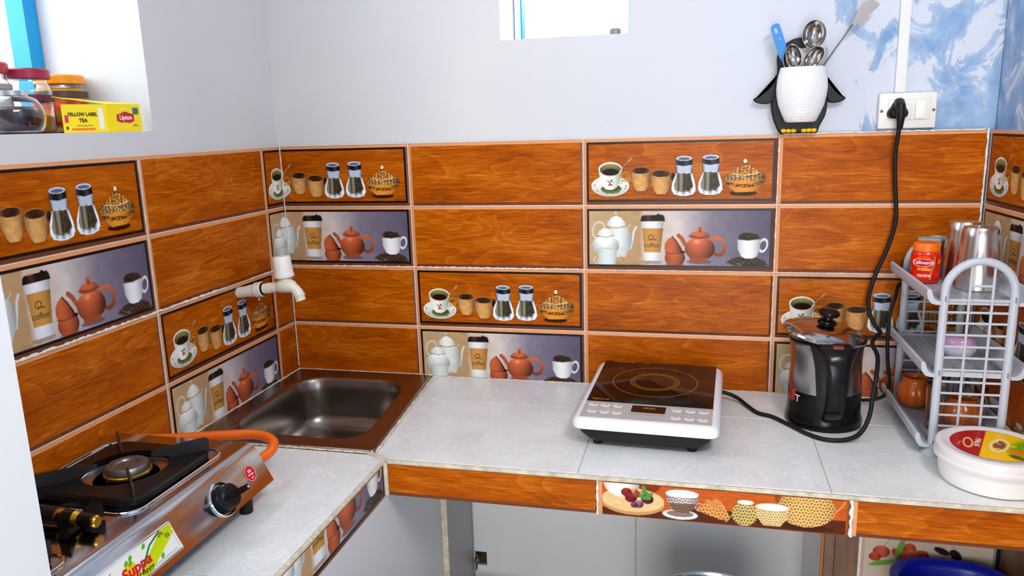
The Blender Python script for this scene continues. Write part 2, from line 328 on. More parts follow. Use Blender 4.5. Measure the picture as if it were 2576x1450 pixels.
def draw_teapots(c):
    X, Y = c.X, c.Y
    t = X/1985.0; g = np.stack([np.interp(t, [0, .3, .32, .5, .68, 1], v) for v in ([205, 192, 212, 214, 142, 104], [178, 160, 196, 204, 134, 98], [140, 122, 180, 200, 150, 120])], -1)
    g = g*(1-.25*np.clip((Y-560)/130, 0, 1)[..., None]*(t < .35)[..., None]); low = np.clip((Y-440-120*(1-t))/120, 0, 1)*(t > .38)
    g = g*(1-.45*low[..., None])+np.array([150, 145, 165])*.45*low[..., None]
    g = g*(.97+.06*hashn(X, Y, 60))[..., None]
    c.put(np.ones(X.shape), g)
    c.put(c.line([(612, 60), (612, 640)], 3)*.25, (150, 120, 90))
    wht = (222, 228, 224)
    # big white teapot
    c.put(c.ring(162, 250, 62, 85, 13, .25), (214, 218, 212)); c.put(c.line([(500, 430), (525, 330), (535, 260), (560, 215)], 22), (214, 220, 216)); c.put(c.line([(470, 225), (500, 190)], 8), (210, 210, 200))
    c.put(c.ell(378, 350, 135, 165), c.sh(wht, 1.04-.25*((X-360)/135)**2)); c.put(c.poly([(270, 420), (300, 520), (450, 520), (490, 420)], 5), c.sh(wht, .97-.15*((X-380)/110)**2))
    c.put(c.poly([(248, 210), (262, 160), (300, 125), (345, 100), (400, 125), (440, 165), (455, 210), (350, 230)], 4), c.sh((236, 238, 236), 1.03-.2*((X-350)/105)**2))
    c.put(c.line([(248, 212), (350, 228), (456, 210)], 9), (190, 150, 85)); c.put(c.ell(343, 78, 17, 19), (205, 200, 185)); c.put(c.line([(343, 95), (343, 105)], 10), (170, 150, 110))
    # sugar pot + creamer
    c.put(c.ell(235, 405, 146, 98), c.sh((228, 233, 230), 1.03-.25*((X-225)/146)**2-.12*((Y-400)/98)))
    c.put(c.poly([(145, 300), (160, 262), (205, 232), (260, 232), (310, 265), (325, 302), (235, 322)], 4), c.sh((238, 240, 238), 1.02-.2*((X-235)/95)**2)); c.put(c.line([(147, 305), (235, 322), (324, 304)], 8), (196, 160, 100))
    c.put(c.poly([(135, 440), (360, 445), (350, 530), (335, 605), (130, 605), (155, 520)], 5), c.sh((218, 226, 224), 1.03-.2*((X-250)/110)**2)); c.put(c.line([(170, 430), (300, 438)], 6)*.5, (180, 160, 110))
    c.put(c.line([(130, 520), (105, 560), (135, 590)], 9), (205, 212, 208)); c.put(c.line([(385, 505), (420, 530), (430, 560)], 7)*.7, (160, 120, 70))
    # paper cup
    c.put(c.ell(720, 565, 110, 22)*.3, (110, 90, 70))
    c.put(c.poly([(612, 160), (648, 555), (808, 555), (845, 160)], 3), c.sh((232, 234, 236), 1.02-.28*((X-715)/125)**2))
    c.put(c.poly([(622, 228), (645, 470), (816, 470), (842, 228)], 3), c.sh((206, 158, 88), 1.03-.3*((X-715)/125)**2))
    c.put(c.poly([(605, 160), (612, 118), (630, 100), (835, 95), (852, 118), (860, 158)], 4), c.sh((52, 38, 34), .75+.9*np.exp(-((X-690)/30)**2))); c.put(c.ell(790, 95, 16, 10), (40, 28, 24)); c.put(c.ell(680, 98, 30, 6), (190, 150, 110))
    c.put(c.line([(650, 530), (800, 530)], 2)*.5, (150, 150, 150))
    for P in ([(698, 345), (686, 320), (700, 298), (722, 292), (742, 306), (740, 322)], [(706, 350), (712, 328), (722, 346), (736, 330), (748, 348), (760, 336), (768, 346)]): c.put(c.line(P, 6), (70, 42, 22))
    # split clay ball
    br = (184, 102, 66)
    c.put(c.ell(965, 590, 95, 20)*.4, (80, 60, 70))
    c.put(c.ell(966, 520, 105, 92)*(Y > 462), c.sh(br, 1.08-.4*((X-950)/105)**2-.1*(Y-520)/90)); c.put(c.ell(966, 466, 104, 20), (150, 66, 36))
    c.put(c.poly([(858, 440), (862, 380), (890, 335), (935, 310), (980, 350), (1030, 420), (1050, 475), (960, 480), (880, 470)], 5), c.sh(br, 1.12-.35*((X-910)/100)**2))
    c.put(c.line([(938, 312), (985, 365), (1035, 460)], 12), (95, 38, 22)); c.put(c.ell(1045, 465, 24, 14), (45, 28, 25))
    # clay teapot
    c.put(c.ell(1215, 560, 130, 22)*.45, (70, 60, 80))
    c.put(c.ring(1398, 405, 72, 86, 30, -.35), c.sh(br, 1.0+.2*(400-Y)/90)); c.put(c.line([(1120, 430), (1070, 390), (1035, 330), (1000, 300)], 40, 6), c.sh(br, 1.0))
    c.put(c.ell(1220, 430, 152, 118), c.sh((188, 104, 68), 1.12-.42*((X-1185)/152)**2-.25*((Y-400)/118))); c.put(c.poly([(1115, 520), (1130, 565), (1290, 565), (1305, 515)], 4), c.sh(br, .92))
    c.put(c.ell(1190, 360, 28, 20), (232, 160, 125)); c.put(c.ell(1215, 305, 108, 28), c.sh(br, .85)); c.put(c.poly([(1115, 292), (1150, 262), (1215, 250), (1280, 262), (1312, 292), (1215, 312)], 4), c.sh((194, 110, 74), 1.1-.2*((X-1190)/100)**2)); c.put(c.ell(1218, 232, 24, 22), c.sh((186, 102, 66), 1.1)); c.put(c.line([(1218, 245), (1218, 262)], 18), (160, 72, 40))
    # mug and beans
    bn = hashn(X, Y, 10); bc = np.stack([40+75*bn, 30+58*bn, 22+42*bn], -1)
    c.put(c.poly([(1490, 560), (1560, 520), (1640, 505), (1780, 510), (1870, 545), (1900, 590), (1800, 615), (1650, 605), (1560, 590)], 22)*(hashn(X+9, Y, 15) > .16), bc)
    c.put(c.ring(1850, 392, 38, 60, 16, .25), (226, 228, 230))
    c.put(c.poly([(1594, 330), (1600, 430), (1640, 505), (1680, 522), (1750, 522), (1790, 500), (1820, 430), (1824, 330)], 4), c.sh((236, 238, 240), 1.02-.28*((X-1700)/120)**2)); c.put(c.poly([(1600, 335), (1612, 290), (1660, 268), (1720, 272), (1790, 285), (1816, 330), (1710, 345)], 12), bc*.9)

def draw_baskets(c):
    # canvas x 0..2230, y 0..350
    X, Y = c.X, c.Y
    gr = .9+.2*hashn(X, Y*14, 40)
    top = np.array([202, 106, 42])[None, None]*gr[..., None]; c.put(np.ones(X.shape), top)
    c.put(np.clip((Y-195-60*(X < 800))/8, 0, 1), np.array([104, 50, 24])[None, None]*gr[..., None]); c.put(np.clip((Y-322)/6, 0, 1), (170, 82, 30))
    c.put(c.poly([(350, -10), (600, -10), (560, 60), (480, 110), (400, 60)], 6), (150, 58, 32)); c.put(np.clip((18-X)/5, 0, 1), (232, 165, 105)); c.put(np.clip((X-2180)/5, 0, 1), (188, 92, 36))
    c.put(c.ell(325, 195, 292, 118), (206, 160, 108)); c.put(c.ell(325, 170, 290, 112), c.sh((236, 200, 150), .95+.1*hashn(X, Y*6, 60)))
    c.put(c.ell(220, -5, 170, 150), c.sh((242, 238, 230), 1.02-.25*((X-200)/170)**2)); c.put(c.ell(215, -5, 60, 16), (200, 140, 90))
    for x, y, r, col in ((270, 100, 52, (125, 40, 38)), (310, 150, 55, (110, 34, 36)), (360, 110, 42, (150, 70, 60)), (460, 150, 58, (98, 38, 48)), (380, 205, 46, (130, 90, 110)), (340, 80, 30, (190, 130, 90)), (420, 90, 30, (205, 130, 110)), (340, 215, 34, (120, 60, 80))):
        c.put(c.ell(x, y, r, r*.8), c.sh(col, 1.25-.5*((X-x+12)/r)**2-.3*(Y-y)/r))
    for x, y, a in ((440, 90, .3), (480, 110, -.4), (410, 130, .8), (460, 140, 0), (430, 55, 1.2)): c.put(c.ell(x, y, 36, 18, a), (88, 160, 78))
    lat = lambda s: 1-.95*np.clip(2.6*np.abs(np.sin(X/s*1.15+1.1*np.sin(Y/s*1.1)))*np.abs(np.sin(Y/s*1.1+.6*np.sin(X/s)))-.9, 0, 1)
    c.put(c.ell(760, 270, 160, 46), (226, 228, 230)); c.put(c.ell(760, 262, 120, 30), (150, 130, 120)); c.put(c.ring(930, 185, 34, 34, 10), (200, 190, 180))
    c.put(c.poly([(628, 75), (640, 150), (680, 215), (730, 258), (820, 258), (880, 210), (915, 150), (922, 75)], 5), c.sh((226, 222, 215), 1-.3*((X-775)/150)**2))
    c.put(c.poly([(636, 110), (650, 160), (680, 215), (730, 256), (820, 256), (880, 210), (908, 150), (915, 105)], 5)*(1-lat(9)), c.sh((120, 74, 42), 1)); c.put(c.poly([(655, 170), (690, 222), (730, 256), (820, 256), (875, 215), (905, 160)], 10)*.6, (92, 62, 42)); c.put(c.ell(775, 75, 148, 38), (236, 238, 240))
    c.put(c.poly([(900, 205), (1000, 130), (1090, 110), (1150, 150), (1205, 260), (1190, 290), (1100, 280), (980, 240)], 8), c.sh((196, 142, 84), .75+.5*lat(11)))
    for x, y in ((1020, 130), (1090, 120), (1060, 165), (1110, 170)): c.put(c.ell(x, y, 42, 20, .4), (216, 152, 88))
    c.put(c.ell(1330, 215, 112, 108), c.sh((196, 172, 112), .55+.6*lat(10))); c.put(c.ell(1335, 105, 72, 22), (232, 230, 226)); c.put(c.line([(1215, 240), (1190, 270), (1170, 300)], 10), (190, 170, 110))
    c.put(c.ell(1850, 290, 240, 26)*.5, (60, 26, 12)); c.put(c.ell(1850, 120, 245, 165), c.sh((226, 182, 116), .62+.5*lat(10)-.15*((X-1850)/245)**2)); c.put(c.line([(2085, 140), (2140, 80), (2190, -10)], 18), (218, 150, 70)); c.put(c.line([(1600, -10), (1605, 60)], 40)*.6*lat(10), (90, 60, 35))
    c.put(c.poly([(1420, 140), (1440, 230), (1490, 300), (1640, 300), (1690, 230), (1710, 140)], 5), c.sh((232, 200, 148), .6+.5*lat(8))); c.put(c.ell(1565, 135, 152, 40), (222, 182, 130)); c.put(c.ell(1565, 130, 138, 32), (242, 242, 240))

def draw_flowers(c):
    # niche tile, x 0..246 y 0..95 mm (down)
    X, Y = c.X, c.Y
    c.put(np.ones(X.shape), c.sh((212, 196, 180), 1+.03*hashn(X, Y, 20)))
    c.put(c.ring(108, 60, 72, 60, .8)*.6*(Y < 58), (120, 100, 85))
    for x, y, rx, ry, a, col in ((34, 55, 17, 14, 0, (186, 96, 72)), (22, 68, 12, 10, 0, (176, 80, 56)), (88, 45, 13, 15, 0, (182, 86, 62)), (112, 55, 14, 11, 0, (172, 80, 60)), (90, 75, 26, 30, .2, (192, 104, 78)), (60, 52, 6, 8, 0, (176, 86, 60))):
        c.put(c.ell(x, y, rx, ry, a, 1.5), c.sh(col, 1.15-.4*((X-x)/rx)**2))
    for x, y, rx, ry, a in ((40, 80, 30, 6, -.25), (70, 42, 6, 27, .28), (66, 90, 5, 20, -.2)): c.put(c.ell(x, y, rx, ry, a, 1.5), c.sh((122, 158, 76), 1.1))
    for x, y, rx, ry, a in ((150, 42, 16, 7, .4), (176, 48, 14, 9, .8), (140, 36, 5, 3, 0)): c.put(c.ell(x, y, rx, ry, a, 1.5), (58, 40, 42))

def bake(w, h, x0, x1, z0, z1, cell, fn, W, H, lo=0.0, ymir=False):
    """grid from x0..x1, z0..z1 (metres, local) of a full print w by h metres drawn on a W by H canvas"""
    nx = max(2, int(round((x1-x0)/cell))+1); nz = max(2, int(round((z1-z0)/cell))+1)
    xs = np.linspace(x0, x1, nx); zs = np.linspace(z0, z1, nz); gx, gz = np.meshgrid(xs, zs)
    c = Cv(gx/w*W, (1-gz/h)*H); fn(c); return xs, zs, c
def grid_mesh(name, xs, zs, cv, ox, oz, y, material, place=None):
    nx, nz = len(xs), len(zs); gx, gz = np.meshgrid(xs, zs); n = nx*nz
    co = np.empty((n, 3), np.float32); co[:, 0] = (gx-ox).ravel(); co[:, 1] = y; co[:, 2] = (gz-oz).ravel()
    if place is not None: co = np.array([tuple(place @ Vector(map(float, p))) for p in co], np.float32)
    i = np.arange(nx-1)[None, :]+np.arange(nz-1)[:, None]*nx; q = np.stack([i, i+1, i+nx+1, i+nx], -1).reshape(-1, 4)
    me = bpy.data.meshes.new(name); me.vertices.add(n); me.vertices.foreach_set('co', co.ravel()); F = len(q)
    me.loops.add(F*4); me.loops.foreach_set('vertex_index', q.astype(np.int32).ravel()); me.polygons.add(F)
    me.polygons.foreach_set('loop_start', np.arange(F, dtype=np.int32)*4)
    try: me.polygons.foreach_set('loop_total', np.full(F, 4, np.int32))
    except Exception: pass
    me.update(calc_edges=True)
    col = np.clip(cv.c/255.0, 0, 1)**1.22; col = np.where(col <= .04045, col/12.92, ((col+.055)/1.055)**2.4)
    rgba = np.concatenate([col.reshape(-1, 3), cv.a.reshape(-1, 1)], 1).astype(np.float32)
    at = me.color_attributes.new('print', 'FLOAT_COLOR', 'POINT'); at.data.foreach_set('color', rgba.ravel()); me.materials.append(material); return me

# ------------------------------------------------------------------ materials
WOOD = wood_mat('wood_print_tile'); CUPS = print_mat('cups_print', True); PRINT = print_mat('picture_print', False)
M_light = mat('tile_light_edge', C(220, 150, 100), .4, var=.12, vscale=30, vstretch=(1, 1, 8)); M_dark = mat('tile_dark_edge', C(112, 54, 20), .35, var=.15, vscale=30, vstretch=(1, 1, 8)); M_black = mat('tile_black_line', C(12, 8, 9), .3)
M_side = mat('tile_body', C(205, 160, 130), .6)
M_grout = mat('grout', C(226, 212, 200), .85, bump=.6, bscale=200, var=.15, vscale=60)
M_white_cement = mat('white_cement', C(232, 228, 220), .8, bump=.5, bscale=150, var=.12, vscale=80)
M_cream = mat('stained_cement', C(214, 204, 182), .8, bump=.6, bscale=120, var=.3, vscale=50)
M_grey = mat('grey_glazed_tile', C(226, 226, 226), .3, var=.05, vscale=4)
M_concrete = mat('rough_concrete', C(150, 145, 138), .9, bump=.6)
STEEL = mat('polished_steel', (.66, .64, .62, 1), .16, 1); STEEL2 = mat('brushed_steel', (.30, .265, .235, 1), .27, 1, bump=.05, bscale=300, var=.15, vscale=18); UTS = mat('utensil_steel', (.40, .38, .36, 1), .16, 1); CHROME = mat('chrome', (.8, .8, .82, 1), .08, 1)
BLACKP = mat('black_plastic', C(22, 22, 25), .32); BLACKG = mat('black_gloss', C(14, 12, 12), .2); BLACKE = mat('black_enamel', C(12, 10, 10), .3); WHITEP = mat('white_plastic', C(232, 232, 238), .3)
RUB = mat('black_rubber', C(20, 20, 22), .5)
GLASS = mat('clear_glass', (1, 1, 1, 1), .02, trans=1, ior=1.45)

def plaster(name, blue_from=None, blue_all=0.0, axis=0):
    M = bpy.data.materials.new(name); M.use_nodes = True; nt = M.node_tree; N, L = nt.nodes, nt.links; b = N['Principled BSDF']; b.inputs['Roughness'].default_value = .75
    tc = N.new('ShaderNodeTexCoord'); P = tc.outputs['Object']
    n = N.new('ShaderNodeTexNoise'); n.inputs['Scale'].default_value = 2.2; n.inputs['Detail'].default_value = 4; L.new(P, n.inputs[0])
    r = ramp(N, [(.3, C(205, 206, 211)), (.7, C(213, 212, 213))]); L.new(n.outputs[0], r.inputs[0]); col = r.outputs[0]
    n2 = N.new('ShaderNodeTexNoise'); n2.inputs['Scale'].default_value = 14; n2.inputs['Detail'].default_value = 8; n2.inputs['Roughness'].default_value = .62; L.new(P, n2.inputs[0])
    bp = N.new('ShaderNodeBump'); bp.inputs['Strength'].default_value = .25; bp.inputs['Distance'].default_value = .004; L.new(n2.outputs[0], bp.inputs['Height']); L.new(bp.outputs[0], b.inputs['Normal'])
    if blue_from is not None:
        sx = N.new('ShaderNodeSeparateXYZ'); L.new(P, sx.inputs[0])
        mr = N.new('ShaderNodeMapRange'); mr.interpolation_type = 'SMOOTHSTEP'; mr.inputs[1].default_value = blue_from[0]; mr.inputs[2].default_value = blue_from[1]; mr.inputs[3].default_value = -.22; mr.inputs[4].default_value = .052; L.new(sx.outputs[axis], mr.inputs[0])
        mz = N.new('ShaderNodeMapRange'); mz.inputs[1].default_value = 1.44; mz.inputs[2].default_value = 1.56; mz.inputs[3].default_value = .05; mz.inputs[4].default_value = 0; L.new(sx.outputs[2], mz.inputs[0])
        n3 = N.new('ShaderNodeTexNoise'); n3.inputs['Scale'].default_value = 9.5; n3.inputs['Detail'].default_value = 11; n3.inputs['Roughness'].default_value = .68; n3.inputs['Distortion'].default_value = .7
        mp = N.new('ShaderNodeMapping'); mp.inputs['Scale'].default_value = (1, 1, .8); mp.inputs['Location'].default_value = (.31, .2, .14); L.new(P, mp.inputs[0]); L.new(mp.outputs[0], n3.inputs[0])
        s1 = N.new('ShaderNodeMath'); s1.operation = 'ADD'; L.new(n3.outputs[0], s1.inputs[0]); L.new(mr.outputs[0], s1.inputs[1])
        s2 = N.new('ShaderNodeMath'); s2.operation = 'ADD'; L.new(s1.outputs[0], s2.inputs[0]); L.new(mz.outputs[0], s2.inputs[1])
        rm = ramp(N, [(.505, (0, 0, 0, 1)), (.515, (.6, .6, .6, 1)), (.60, (1, 1, 1, 1))]); L.new(s2.outputs[0], rm.inputs[0])
        n4 = N.new('ShaderNodeTexNoise'); n4.inputs['Scale'].default_value = 20; n4.inputs['Detail'].default_value = 6; L.new(P, n4.inputs[0])
        rb = ramp(N, [(.35, C(112, 150, 194)), (.6, C(142, 172, 208)), (.75, C(172, 192, 220))]); L.new(n4.outputs[0], rb.inputs[0])
        pale = N.new('ShaderNodeMapRange'); pale.inputs[1].default_value = blue_from[0]-.5; pale.inputs[2].default_value = blue_from[0]+.3; L.new(sx.outputs[axis], pale.inputs[0])
        mp2 = N.new('ShaderNodeMix'); mp2.data_type = 'RGBA'; L.new(pale.outputs[0], mp2.inputs[0]); L.new(col, mp2.inputs[6]); mp2.inputs[7].default_value = C(204, 210, 224); col = mp2.outputs[2]
        mx = N.new('ShaderNodeMix'); mx.data_type = 'RGBA'; L.new(rm.outputs[0], mx.inputs[0]); L.new(col, mx.inputs[6]); L.new(rb.outputs[0], mx.inputs[7]); col = mx.outputs[2]
    L.new(col, b.inputs['Base Color']); MATS[name] = M; return M
PL = plaster('painted_plaster'); PLB = plaster('peeling_plaster', (1.16, 1.60)); PLR = plaster('peeling_plaster_side', (-.9, -.3), axis=0)

def counter_mat():
    M = bpy.data.materials.new('flecked_counter_tile'); M.use_nodes = True; nt = M.node_tree; N, L = nt.nodes, nt.links; b = N['Principled BSDF']; b.inputs['Roughness'].default_value = .28
    tc = N.new('ShaderNodeTexCoord'); P = tc.outputs['Object']
    n = N.new('ShaderNodeTexNoise'); n.inputs['Scale'].default_value = 9; n.inputs['Detail'].default_value = 5; L.new(P, n.inputs[0])
    r = ramp(N, [(.35, C(214, 218, 220)), (.65, C(228, 230, 230))]); L.new(n.outputs[0], r.inputs[0])
    nd = N.new('ShaderNodeTexNoise'); nd.inputs['Scale'].default_value = 16; nd.inputs['Detail'].default_value = 1; L.new(P, nd.inputs[0])
    ad = N.new('ShaderNodeMix'); ad.data_type = 'VECTOR'; ad.inputs[0].default_value = .16; L.new(P, ad.inputs[4]); L.new(nd.outputs[1], ad.inputs[5])
    n2 = N.new('ShaderNodeTexNoise'); n2.inputs['Scale'].default_value = 85; n2.inputs['Detail'].default_value = 1.5; n2.inputs['Distortion'].default_value = 1.5; L.new(ad.outputs[1], n2.inputs[0])
    r2 = ramp(N, [(.55, (0, 0, 0, 1)), (.59, (1, 1, 1, 1)), (.62, (.1, .1, .1, 1)), (.67, (.0, .0, .0, 1)), (.70, (.9, .9, .9, 1))]); L.new(n2.outputs[0], r2.inputs[0])
    sc = N.new('ShaderNodeMath'); sc.operation = 'MULTIPLY'; sc.inputs[1].default_value = .85; L.new(r2.outputs[0], sc.inputs[0])
    mx = N.new('ShaderNodeMix'); mx.data_type = 'RGBA'; L.new(sc.outputs[0], mx.inputs[0]); L.new(r.outputs[0], mx.inputs[6]); mx.inputs[7].default_value = C(246, 246, 246)
    L.new(mx.outputs[2], b.inputs['Base Color']); MATS['counter'] = M; return M
MCT = counter_mat()

# ------------------------------------------------------------------ walls, floor, ceiling
def structure(o): o['kind'] = 'structure'; return o
g = MB()
for a in ((-.3, .01, 0, .612, .26, 2.75), (.922, .01, 0, 2.0, .26, 2.75), (.612, .01, 0, .922, .26, 1.677), (.612, .01, 2.2, .922, .26, 2.75)): g.box(*a)
wall_back = structure(g.build('wall_back', PLB, smooth=0))
g = MB()
for a in ((-.30, -.472, 0, -.01, .01, 2.75), (-.30, -3.6, 0, -.01, -1.22, 2.75), (-.30, -1.22, 0, -.01, -.472, 1.485), (-.30, -1.22, 2.35, -.01, -.472, 2.75)): g.box(*a)
wall_left = structure(g.build('wall_left', PL, smooth=0))
ARW = .05
wall_right = MB(); wall_right.box(0, .012, 0, 3.7, .26, 2.75)
wr = wall_right.build('wall_right', PLR, smooth=0); wr.location = (1.69, 0, 0); wr.rotation_euler = (0, 0, -PI/2+ARW); structure(wr); wall_right = wr
g = MB()
for a in ((-.3, -3.85, 0, .62, -3.6, 2.75), (1.78, -3.85, 0, 2.1, -3.6, 2.75), (.62, -3.85, 2.2, 1.78, -3.6, 2.75)): g.box(*a)
structure(g.build('wall_front', PL, smooth=0))
g = MB(); g.box(-.01, -1.75, 0, .585, -1.42, 2.75); structure(g.build('wall_near', mat('bright_plaster', C(206, 206, 206), .7, bump=.2, bscale=40), smooth=0))
g = MB(); g.box(-.3, -3.85, -.05, 2.1, .26, 0); structure(g.build('floor', mat('floor_tile', C(222, 218, 210), .4, var=.05), smooth=0))
g = MB(); g.box(-.3, -3.85, 2.75, 2.1, .26, 2.85); structure(g.build('ceiling', mat('ceiling_paint', C(232, 232, 232), .8), smooth=0))

# windows
BLUE = mat('blue_paint', C(0, 152, 214), .4, var=.1); FW = mat('glare_white_frame', C(225, 238, 245), .5)  # upper window frame whitened to stand in for glare
w1 = thing('window_1', 'x', 'x', (-.28, -.84, 1.49)); del w1['label']; del w1['category']; structure(w1)
g = MB(); g.box(-.295, -.507, 1.486, -.252, -.474, 2.34); g.build('window_frame', BLUE, w1, 0)
g = MB(); g.box(-.295, -1.215, 1.486, -.252, -1.18, 2.34); g.build('window_frame', BLUE, w1, 0)
g = MB(); g.box(-.295, -1.18, 2.30, -.252, -.507, 2.34); g.build('window_frame', BLUE, w1, 0)
g = MB(); g.box(-.295, -1.18, 1.486, -.252, -.507, 1.52); g.build('window_frame', BLUE, w1, 0)
g = MB(); g.box(-.283, -.86, 1.52, -.263, -.835, 2.30); g.build('window_mullion', BLUE, w1, 0)
w2 = thing('window_2', 'x', 'x', (.767, .2, 1.68)); del w2['label']; del w2['category']; structure(w2)
g = MB(); g.box(.614, .16, 1.679, .629, .20, 2.19); g.build('window_frame', FW, w2, 0)
g = MB(); g.box(.629, .165, 1.679, .632, .20, 2.19); g.build('window_edge', BLUE, w2, 0)
g = MB(); g.box(.906, .16, 1.679, .920, .20, 2.19); g.build('window_frame', FW, w2, 0)
g = MB(); g.box(.632, .16, 2.17, .906, .20, 2.19); g.build('window_frame', FW, w2, 0)
g = MB(); g.lathe([(.0125, 0), (.0128, .003), (.0128, .013), (.0105, .016)], (.884, .06, 1.678), 20)
tag(g.build('bottle_cap', mat('dull_cap', C(150, 138, 140), .5, .4)), 'small dull metal bottle cap on the sill of the upper window', 'bottle cap')

# ------------------------------------------------------------------ wall tiles
TW, TH = .45, .16
TC = {}
def tile_meshes(kind, x0, x1, z0, z1):
    key = (kind, round(x0, 4), round(x1, 4), round(z0, 4), round(z1, 4))
    if key in TC: return TC[key]
    gp = .0014; a0, a1 = x0+gp, x1-gp; b0, b1 = z0+gp, z1-gp
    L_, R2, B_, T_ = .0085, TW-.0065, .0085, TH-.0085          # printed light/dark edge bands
    fr = kind in ('cups', 'teapots'); k = .0055
    xs = {a0, a1}; zs = {b0, b1}
    for v in (L_, R2)+((L_+k, R2-k) if fr else ()):
        if a0 < v < a1: xs.add(v)
    for v in (B_, T_)+((B_+k, T_-k) if fr else ()):
        if b0 < v < b1: zs.add(v)
    xs = sorted(xs); zs = sorted(zs); me_v = []; me_f = []; me_m = []
    bev = .0012
    def dep(x, z): return bev if (x in (a0, a1) or z in (b0, b1)) else 0.0
    idx = {}
    for j, z in enumerate(zs):
        for i, x in enumerate(xs): idx[i, j] = len(me_v); me_v.append((x-x0, dep(x, z) if kind != 'grey' else 0, z-z0))
    for j in range(len(zs)-1):
        for i in range(len(xs)-1):
            cx, cz = (xs[i]+xs[i+1])/2, (zs[j]+zs[j+1])/2
            if kind == 'grey': mi = 0
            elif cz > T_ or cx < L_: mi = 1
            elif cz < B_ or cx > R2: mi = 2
            elif fr and (cx < L_+k or cx > R2-k or cz < B_+k or cz > T_-k): mi = 3
            else: mi = 0
            me_f.append((idx[i, j], idx[i+1, j], idx[i+1, j+1], idx[i, j+1])); me_m.append(mi)
    n = len(me_v); me_v += [(a0-x0, .009, b0-z0), (a1-x0, .009, b0-z0), (a1-x0, .009, b1-z0), (a0-x0, .009, b1-z0)]
    I, J = len(xs)-1, len(zs)-1
    me_f += [tuple([n, n+1]+[idx[i, 0] for i in range(I, -1, -1)]), tuple([n+2, n+3]+[idx[i, J] for i in range(0, I+1)]), tuple([n+3, n]+[idx[0, j] for j in range(0, J+1)]), tuple([n+1, n+2]+[idx[I, j] for j in range(J, -1, -1)])]
    me_m += [4]*4
    me = bpy.data.meshes.new('tile'); me.from_pydata(me_v, [], me_f); me.update()
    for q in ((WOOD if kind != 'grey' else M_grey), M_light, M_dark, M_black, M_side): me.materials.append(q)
    me.polygons.foreach_set('material_index', me_m)
    pr = None
    if fr:
        px0, px1 = max(a0, L_+k), min(a1, R2-k); pz0, pz1 = max(b0, B_+k), min(b1, T_-k)
        H = 690 if kind == 'cups' else 655
        X_, Z_, cv = bake(TW, TH, px0, px1, pz0, pz1, .00115, draw_cups if kind == 'cups' else draw_teapots, 1985 if kind == 'cups' else 1965, H)
        pr = grid_mesh('print', X_, Z_, cv, x0, z0, -.0003, CUPS if kind == 'cups' else PRINT)
    if kind == 'baskets':
        px0, px1 = max(a0, .009), min(a1, TW-.008); X_, Z_, cv = bake(TW, .075, px0, px1, b0+.0005, b1-.0005, .0011, draw_baskets, 2230, 350)
        pr = grid_mesh('print', X_, Z_, cv, x0, z0, -.0003, PRINT)
    TC[key] = (me, pr); return me, pr
LET = None
M_let = mat('brown_ink', C(84, 52, 26), .5)
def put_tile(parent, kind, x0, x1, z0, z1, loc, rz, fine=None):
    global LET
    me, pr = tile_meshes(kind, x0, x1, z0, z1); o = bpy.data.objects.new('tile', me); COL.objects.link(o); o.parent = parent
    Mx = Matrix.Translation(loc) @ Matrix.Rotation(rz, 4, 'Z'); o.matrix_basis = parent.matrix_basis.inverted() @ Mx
    if pr:
        p = bpy.data.objects.new('print', pr); COL.objects.link(p); p.parent = o
    if kind == 'teapots' and x0 < .14 and x1 > .20 and z1 > .05:
        if LET is None:
            t = text('coffee', .0165, Matrix(), M_let, o, sx=.9, extrude=.00005); LET = t.data; bpy.data.objects.remove(t)
        p = bpy.data.objects.new('lettering', LET); COL.objects.link(p); p.parent = o; p.location = (.1655-x0, -.0006, TH*(1-398/655)-z0); p.rotation_euler = (PI/2, 0, 0)
    return o
ZR = [1.438, 1.278, 1.118, .958, .82]
rows = [('wood', 'cups'), ('wood', 'teapots'), ('cups', 'wood'), ('teapots', 'wood')]
for r in range(4):
    z1 = ZR[r]; z0 = ZR[r+1]; h = z1-z0; zc = TH-h
    A, B = rows[r]       # A = kind of columns 0 mod 2 counted from B1-B2
    for (x0, x1, k, c0) in ((.0, .362, B, .088), (.362, .812, A, 0), (.812, 1.262, B, 0), (1.262, 1.688, A, 0)):
        put_tile(wall_back, k, c0, c0+(x1-x0), zc, TH, (x0, 0, z0), 0)
    for (ya, yb, k, c0) in ((-.091, 0, B, 0), (-.541, -.091, A, 0), (-.991, -.541, B, 0), (-1.42, -.991, A, .021)):
        if r == 2 and k == 'teapots': k = 'wood'
        put_tile(wall_left, k, c0, c0+(yb-ya), zc, TH, (0, ya, z0), PI/2)
    bpy.context.view_layer.update()
    for n_, k in enumerate((['cups', 'wood'], ['teapots', 'wood'], ['cups', 'wood'], ['baskets', 'wood'])[r]):
        d = Vector((math.sin(ARW), -math.cos(ARW), 0)); put_tile(wall_right, k, 0, TW, zc if k != 'baskets' else 0, TH if k != 'baskets' else h, tuple(Vector((1.69, 0, z0))+d*(.006+n_*TW)), -PI/2+ARW)
# grout bed behind the tiles
g = MB(); g.box(0, .0022, .815, 1.69, .0098, 1.4365); g.build('grout', M_grout, wall_back, 0)
g = MB(); g.box(-.0098, -1.42, .815, -.0022, 0, 1.4365); g.build('grout', M_grout, wall_left, 0)
g = MB(); g.box(0, .0022, .815, .92, .0118, 1.4365); go = g.build('grout', M_grout, None, 0); go.parent = wall_right
